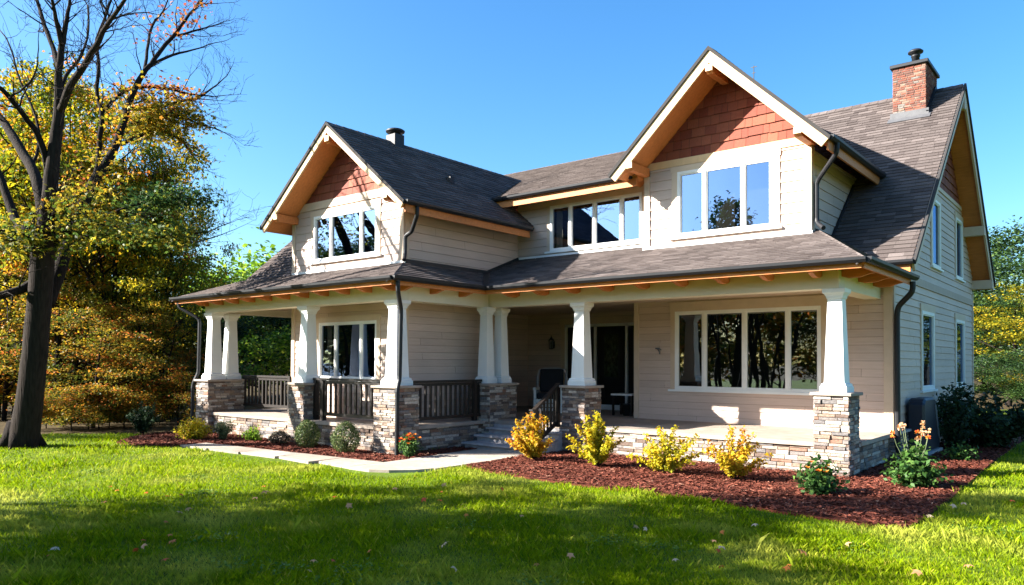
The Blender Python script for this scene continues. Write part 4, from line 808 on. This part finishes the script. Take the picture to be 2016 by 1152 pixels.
LAB = {'yellow': 'tall yellow maple in the wood left of the house', 'rust': 'low rust coloured maple in the wood left of the house', 'olive': 'olive green turning tree in the wood left of the house', 'green': 'dark green tree standing behind the autumn maples', 'lime': 'bright lime young tree seen through the left porch'}
prr = random.Random(17)
for k, u, D, s, sz in (('yellow', 150, 23, .66, 1.55), ('yellow', 70, 26, .7, 1.6), ('yellow', 230, 23.5, .55, 1.75), ('yellow', -40, 26, .66, 1.6), ('yellow', 290, 24, .46, 1.75), ('yellow', 190, 28, .7, 1.6), ('olive', 305, 23, .5, 1.2), ('rust', 110, 21.5, .55, 1.1), ('rust', 185, 20.5, .5, .9), ('rust', 290, 22, .48, 1.0), ('rust', 10, 23, .62, 1.2), ('olive', 30, 24, .6, 1.2), ('olive', 250, 28, .7, 1.4), ('yellow', 310, 23, .38, 1.9), ('olive', 150, 30, .8, 1.2), ('rust', 340, 24, .36, .9), ('yellow', -150, 28, .8, 1.3),
        ('green', 60, 38, .75, 1.), ('green', 150, 34, .6, .8), ('green', 240, 33, .6, .85), ('green', 320, 32, .5, .8), ('green', -80, 35, .8, 1.1), ('green', 375, 35, .5, .95), ('green', 470, 40, .6, .85), ('green', 10, 31, .6, .8), ('green', 400, 29, .38, .8)):
    p = at(u, D); plant(k, p[0], p[1], s, prr.uniform(0, 6.28), LAB[k], WG, sz)
LAB['pole'] = 'slender golden tree with bare dark trunk at the front of the wood'
for u, D, s, sz in ((116, 22.5, .75, 1.25), (160, 24, .75, 1.3), (212, 23.5, .65, 1.15), (258, 24.5, .68, 1.15), (300, 25, .6, 1.1), (-5, 24, .8, 1.2)):
    p = at(u, D); plant('pole', p[0], p[1], s, prr.uniform(0, 6.28), LAB['pole'], WG, sz)
LAB['under'] = 'low leafy sapling at the foot of the autumn wood'
for k in range(15):
    u = -120+k*34+prr.uniform(-8, 8); D = prr.uniform(22.5, 26)+(3 if u > 330 else 0); p = at(u, D); plant('under', p[0], p[1], prr.uniform(.55, 1.0), prr.uniform(0, 6.28), LAB['under'], 'saplings at the foot of the wood', prr.uniform(.7, 1.1))
for k in range(13):
    u = 70+k*25+prr.uniform(-8, 8); D = prr.uniform(19.4, 21.2)+(1.2 if u > 300 else 0); p = at(u, D); plant('under', p[0], p[1], prr.uniform(.3, .48), prr.uniform(0, 6.28), LAB['under'], 'saplings at the foot of the wood', prr.uniform(.8, 1.2))
BG = 'trees behind the left porch'
for i, (k, u, D, s, sz, l) in enumerate((('green', 520, 31, .62, .72, 'dark green tree seen through the porch behind the railing'), ('green', 590, 36, .7, .75, 'dark green tree seen through the porch behind the railing'), ('olive', 410, 30, .75, .72, 'yellow green tree top rising above the porch eave'), ('lime', 450, 36, 1.9, 1, 'pale green tree top rising above the porch roof slope'), ('lime', 520, 40, 2.2, 1, 'bright green tree top touching the sloping roof edge'), ('lime', 558, 23.6, .85, 1, LAB['lime']), ('green', 450, 27, .42, .7, 'dark understorey tree between the porch columns'), ('green', 660, 34, .7, .75, 'dark green tree seen through the porch behind the railing'))):
    p = at(u, D); plant(k, p[0], p[1], s, i*1.3, l, BG, sz)
RG = 'trees right of the house'
for i, (k, u, D, s, sz, l) in enumerate((('green', 2250, 45, .9, .9, 'dark green tree far behind the house on the right'), ('green', 2420, 42, .9, .9, 'dark green tree far behind the house on the right'), ('olive', 2560, 38, .8, .9, 'yellowing tree just beyond the right edge'), ('green', 1880, 52, .9, .8, 'dark green tree far behind the house on the right'), ('olive', 1985, 33, .78, .8, 'olive yellow tree behind the right corner of the house'), ('green', 1970, 44, .95, .95, 'dark green tree top above the yellow tree on the right'), ('green', 2060, 36, .8, .8, 'dark green tree at the right edge of the photo'), ('olive', 2090, 29, .7, .75, 'yellowing tree just beyond the right edge'), ('green', 1965, 28, .35, .6, 'dark low tree under the olive yellow tree on the right'), ('green', 2030, 27, .3, .6, 'dark low tree beside the lawn strip on the right'), ('green', 1935, 40, .7, .7, 'dark green tree close behind the right house corner'))):
    p = at(u, D); plant(k, p[0], p[1], s, i*1.9+.4, l, RG, sz)
# wood across the lawn, behind the viewer: mirrored in the lower windows and shading the foreground
SG = 'trees across the lawn'
def unground(u, v):
    d = FW*FPX+R2*(u-1008)-U2*(v-(576+110.66)); return CAM-d*(CAM[2]/d[2])
sh = [(20, 1030, .95), (270, 1030, .95), (640, 1005, 1.0), (160, 1095, .9), (470, 1085, .95), (860, 1040, 1.0), (760, 1100, .9), (1180, 1012, 1.05), (1500, 1035, 1.1), (330, 1130, .9), (560, 1040, .95), (60, 1075, .95), (1000, 1030, 1.0), (960, 1110, .9), (130, 868, 1.0), (170, 862, .9), (20, 872, 1.0), (100, 1050, .95), (420, 1010, 1.), (560, 1090, .95), (250, 1105, .95), (700, 1050, 1.), (900, 1080, 1.), (640, 1135, .95), (440, 1130, .95), (20, 1120, .9), (800, 990, 1.)]
for i, (u, v, s) in enumerate(sh):
    p = unground(u, v); h = 5.6*s; plant('shade', p[0]-h*SUN.x/-SUN.z, p[1]-h*SUN.y/-SUN.z, s*.66, i*.9, 'tree standing beyond the lawn out of the photo', SG, 1.25)
for i in range(30):
    if i < 26: plant('under', -62+i*2.6, -26+prr.uniform(-1.5, 1.5), prr.uniform(1.6, 2.3), i*1.1, 'tree standing beyond the lawn out of the photo', SG, 1.2)
    plant(('green', 'olive', 'green', 'yellow')[i % 4], -60+(i//2)*4.6+prr.uniform(-1, 1), (-30, -37)[i % 2]+prr.uniform(-2, 2), prr.uniform(.75, .95)*(1, 1.25)[i % 2]*(1.15 if i < 12 else .6), prr.uniform(0, 6.28), 'tree standing beyond the lawn out of the photo', SG)

# the big bare tree at the left: limbs traced in the plane of the trunk, each leaning nearer or farther
D0 = 15.76
def px(u, v, dd=0):
    d = FW*FPX+R2*(u-1008)-U2*(v-(576+110.66)); return CAM+d*((D0+dd)/FPX)
big = empty('bare_tree', tuple(px(42, 880)*V3(1, 1, 0))); tag(big, 'big nearly bare tree with thick dark trunk at the left edge', 'tree')
B0 = px(42, 880)*V3(1, 1, 0)
trunk = MB(); tipl = []
def poly_limb(pts, dd0, dd1, m, rng, sub=True, n=10, tint=.5):
    """pts: (u, v, width px)"""
    P = []; R = []; k = len(pts)
    # smooth resample
    for i in range(k-1):
        p0, p1, p2, p3 = [np.array(pts[max(0, min(k-1, j))], float) for j in (i-1, i, i+1, i+2)]
        for t in (0, .33, .66):
            q = .5*(2*p1+(p2-p0)*t+(2*p0-5*p1+4*p2-p3)*t*t+(3*p1-p0-3*p2+p3)*t**3); f = (i+t)/(k-1); dd = dd0+(dd1-dd0)*f
            P.append(px(q[0]+rng.uniform(-1, 1), q[1]+rng.uniform(-1, 1), dd)-B0); R.append(max(.006, q[2]/2/FPX*(D0+dd)))
    q = pts[-1]; P.append(px(q[0], q[1], dd1)-B0); R.append(max(.005, q[2]/2/FPX*(D0+dd1))); m.tube(P, R, n, tint, 0, True); return P, R
rb = random.Random(77)
lim = [
 ([(40, 892, 70), (47, 860, 56), (56, 800, 49), (66, 720, 46), (74, 640, 44), (80, 560, 43), (84, 500, 42), (92, 440, 33), (97, 390, 29), (103, 330, 25), (112, 262, 22), (116, 195, 18), (116, 140, 13), (122, 90, 12), (128, 60, 10), (134, 25, 7), (140, -10, 5)], 0, -.6),
 ([(122, 90, 9), (110, 40, 8), (103, 0, 6), (98, -30, 5)], -.5, -1.2),
 ([(117, 140, 10), (104, 95, 9), (88, 50, 8), (72, 0, 6), (62, -30, 4)], -.4, 1.0),
 ([(116, 225, 16), (124, 205, 15), (137, 172, 15), (162, 134, 13), (188, 92, 12), (210, 50, 9), (232, 20, 8), (252, -10, 6)], -.3, -2.0),
 ([(90, 450, 30), (80, 384, 22), (66, 340, 20), (50, 310, 18), (30, 275, 17), (10, 245, 15), (-15, 215, 13)], 0, 1.6),
 ([(98, 350, 20), (92, 320, 13), (76, 268, 12), (54, 236, 11), (30, 205, 10), (4, 176, 9), (-20, 160, 7)], -.1, -1.5),
 ([(62, 500, 30), (48, 455, 20), (36, 445, 18), (22, 410, 17), (5, 360, 15), (-12, 320, 14)], 0, 1.0),
 ([(92, 600, 30), (108, 555, 28), (124, 510, 27), (136, 470, 25), (152, 430, 22), (178, 372, 21), (200, 335, 18), (224, 296, 16), (243, 242, 14), (253, 205, 12), (272, 160, 11), (297, 126, 9), (318, 98, 8), (347, 64, 7), (374, 28, 5), (398, 0, 4), (415, -25, 3)], .1, 4.6),
 ([(188, 360, 14), (194, 310, 11), (196, 276, 10), (201, 226, 9), (191, 188, 8), (194, 132, 7), (190, 80, 6), (205, 40, 5), (219, 0, 4)], 2.0, 3.2),
 ([(201, 222, 7), (222, 198, 7), (255, 176, 7), (315, 172, 5), (375, 186, 4), (420, 190, 2)], 2.5, 4),
 ([(254, 214, 8), (288, 213, 7), (320, 208, 6), (371, 196, 5), (400, 188, 4), (438, 157, 2)], 3.1, 4.5),
 ([(240, 284, 8), (278, 266, 7), (304, 256, 6), (351, 272, 5), (384, 312, 3)], 2.7, 4.6),
 ([(246, 245, 8), (286, 242, 7), (306, 230, 6), (350, 225, 5), (380, 240, 4), (432, 256, 2)], 3.0, 3.6),
 ([(285, 140, 7), (290, 100, 6), (300, 50, 5), (322, 20, 3), (335, -15, 2)], 3.6, 5),
 ([(300, 126, 6), (340, 108, 5), (380, 98, 3), (425, 84, 1.5)], 3.8, 5),
 ([(340, 72, 5), (380, 62, 4), (430, 48, 1.5)], 4.1, 5),
 ([(150, 440, 9), (200, 428, 7), (256, 407, 6), (308, 396, 5), (360, 392, 4), (412, 396, 2)], 1.6, 3.8),
 ([(60, 562, 20), (36, 572, 16), (12, 578, 14), (-10, 584, 12)], 0, -1.0),
 ([(150, 470, 8), (220, 462, 6), (300, 468, 5), (350, 462, 4), (400, 458, 3), (450, 440, 1.2)], 1.4, 3.6),
 ([(330, 466, 4), (370, 478, 3), (420, 468, 2), (462, 452, 1)], 3.2, 3.8),
 ([(116, 195, 8), (130, 150, 7), (160, 110, 5), (175, 60, 4), (172, 10, 3)], -.5, .8),
 ([(60, 330, 8), (76, 290, 6), (70, 230, 5), (40, 160, 4), (20, 90, 3), (0, 60, 2)], .6, 2),
 ([(20, 192, 5), (50, 170, 4), (70, 140, 3), (76, 95, 2)], -1.2, -2),
 ([(82, 525, 14), (62, 478, 9), (32, 458, 6), (-12, 452, 3)], 0, -1.2), ([(96, 510, 13), (128, 458, 8), (178, 442, 5), (235, 448, 3)], 0, -.9), ([(88, 480, 10), (100, 430, 7), (130, 395, 5), (165, 380, 3)], 0, -1.),
]
ends = []
for pts, a, b in lim:
    P, R = poly_limb(pts, a, b, trunk, rb, n=16 if pts[0][2] > 30 else 8, tint=rb.random()); ends.append((P, R))
# root flare
for k in range(7):
    an = k*.9+.2; r0 = .24; trunk.tube([(r0*.5*math.cos(an), r0*.5*math.sin(an), .5), (r0*.95*math.cos(an), r0*.95*math.sin(an), .16), (r0*1.75*math.cos(an), r0*1.75*math.sin(an), -.04)], [.16, .15, .08], 8, .4)
def twig(p, d, L, r, lev):
    pts = [p]; rr = [r]; k = 4
    for i in range(k): d = nrm(d+V3(rb.gauss(0, .2), rb.gauss(0, .2), rb.gauss(.03, .16))); p = p+d*L/k; pts.append(p); rr.append(max(.0028, r*(1-.8*(i+1)/k)))
    trunk.tube(pts, rr, 4, .4, 0, False)
    if lev == 0: tipl.append(pts[-1]); return
    for i in range(3 if lev > 1 else 3):
        q = pts[rb.randint(1, k)]; sd = V3(rb.gauss(0, 1), rb.gauss(0, 1), rb.gauss(.2, .6)); twig(q, nrm(d+nrm(sd)*.8), L*rb.uniform(.45, .7), max(.0035, rr[2]*.7), lev-1)
for ei, (P, R) in enumerate(ends):
    if ei == 0: continue
    n_ = len(P); cnt = max(6, n_//2) if ei not in (1, 2, 4, 5, 6, 21, 22) else 4
    for i in range(cnt):
        j = rb.randint(n_//3, n_-2); d = nrm(P[j+1]-P[j])
        if R[j] > .09: continue
        sd = nrm(np.cross(d, nrm(V3(rb.gauss(0, 1), rb.gauss(0, 1), rb.gauss(0, 1))))); twig(P[j], nrm(d*.7+sd*.8+Z*.15), rb.uniform(.5, 1.1), min(.02, R[j]*.5), 2)
    twig(P[-1], nrm(P[-1]-P[-2]), .7, min(.014, R[-1]), 2 if ei not in (1, 2, 4, 5, 6, 21, 22) else 1)
P, R = ends[0]
for j in range(30, len(P)-1):
    d = nrm(P[j+1]-P[j]); sd = nrm(np.cross(d, nrm(V3(rb.gauss(0, 1), rb.gauss(0, 1), rb.gauss(0, 1))))); twig(P[j], nrm(d*.5+sd*.8+Z*.2), rb.uniform(.5, 1.1), .012, 2)
part('trunk', trunk, MT['bark'], big, True)
# sparse leaves left on the lower right branches
ng = np.random.default_rng(8); cc = []; tt = []
def leafy(ends_i, f0, f1, n, spread, tb):
    P = np.array(ends[ends_i][0]); k = len(P)
    s = ng.uniform(f0, f1, n)*(k-1); i0 = np.clip(s.astype(int), 0, k-2); base = P[i0]+(P[i0+1]-P[i0])*(s-i0)[:, None]; cl = ng.normal(size=(40, 3))*V3(spread, spread, spread*.45); cc.append(base+cl[ng.integers(0, 40, n)]+ng.normal(size=(n, 3))*.09); tt.append(np.clip(ng.normal(tb, .16, n), 0, 1))
leafy(16, .4, 1, 1500, .26, .08); leafy(11, .25, 1, 1100, .24, .5); leafy(12, .2, .85, 1100, .26, .6); leafy(9, .3, .8, 350, .2, .85); leafy(7, .3, .62, 700, .35, .62); leafy(7, .78, .95, 160, .22, .97); leafy(13, .3, .8, 60, .25, .98); leafy(18, .25, .75, 1000, .28, .3); leafy(10, .2, .6, 450, .24, .65); leafy(19, 0, .5, 200, .2, .3); leafy(23, .15, 1, 700, .28, .4); leafy(24, .15, 1, 900, .3, .38); leafy(25, .3, 1, 350, .26, .5)
c = np.concatenate(cc); t = np.concatenate(tt)
MT['bigleaf'] = leaf_mat('turning_oak_leaves', [(0, (.022, .06, .02)), (.3, (.09, .14, .02)), (.6, (.40, .30, .02)), (.85, (.42, .17, .025)), (1, (.36, .09, .035))], .45)
link('crown', big_mesh('crown', leaves(c, V3(0, 0, 1)+ng.normal(size=c.shape)*.6, .11, ng, lobes=True), 10, t, MT['bigleaf']), big)

# fallen leaves on the grass
FL = 'fallen leaves scattered over the lawn'
MT['fallen'] = leaf_mat('fallen_leaf', [(0, (.50, .05, .02)), (.5, (.55, .20, .04)), (1, (.55, .42, .3))], .2)
fr_ = np.random.default_rng(12); cnt = 0
lm = [big_mesh('fallen_leaf', leaves(np.zeros((1, 3)), V3(.2*i-.2, .3, 1)[None], .085, fr_, lobes=True), 10, [.1+.28*i], MT['fallen']) for i in range(4)]
LL = ['red fallen leaf lying on the grass', 'orange red fallen leaf lying on the grass', 'brown fallen leaf lying on the grass', 'pale dry fallen leaf lying on the grass']
while cnt < 60:
    u, D = fr_.uniform(100, 2000), 6.3*math.exp(fr_.random()*.55); p = at(u, D); x, y = np.array([p[0]]), np.array([p[1]])
    if inside(x, y, BEDR)[0] or inside(x, y, BEDL)[0] or (p[1] > -4.7 and p[0] < -5.4) or p[1] > -.5 and p[0] < 1.6: continue
    i = cnt % 4; o = link('fallen_leaf', lm[i], None, (p[0], p[1], .055)); o.rotation_euler = (fr_.uniform(-.4, .4), fr_.uniform(-.4, .4), fr_.uniform(0, 6.28)); s = fr_.uniform(.8, 1.5); o.scale = (s, s, s); tag(o, LL[i], 'leaf', FL); cnt += 1
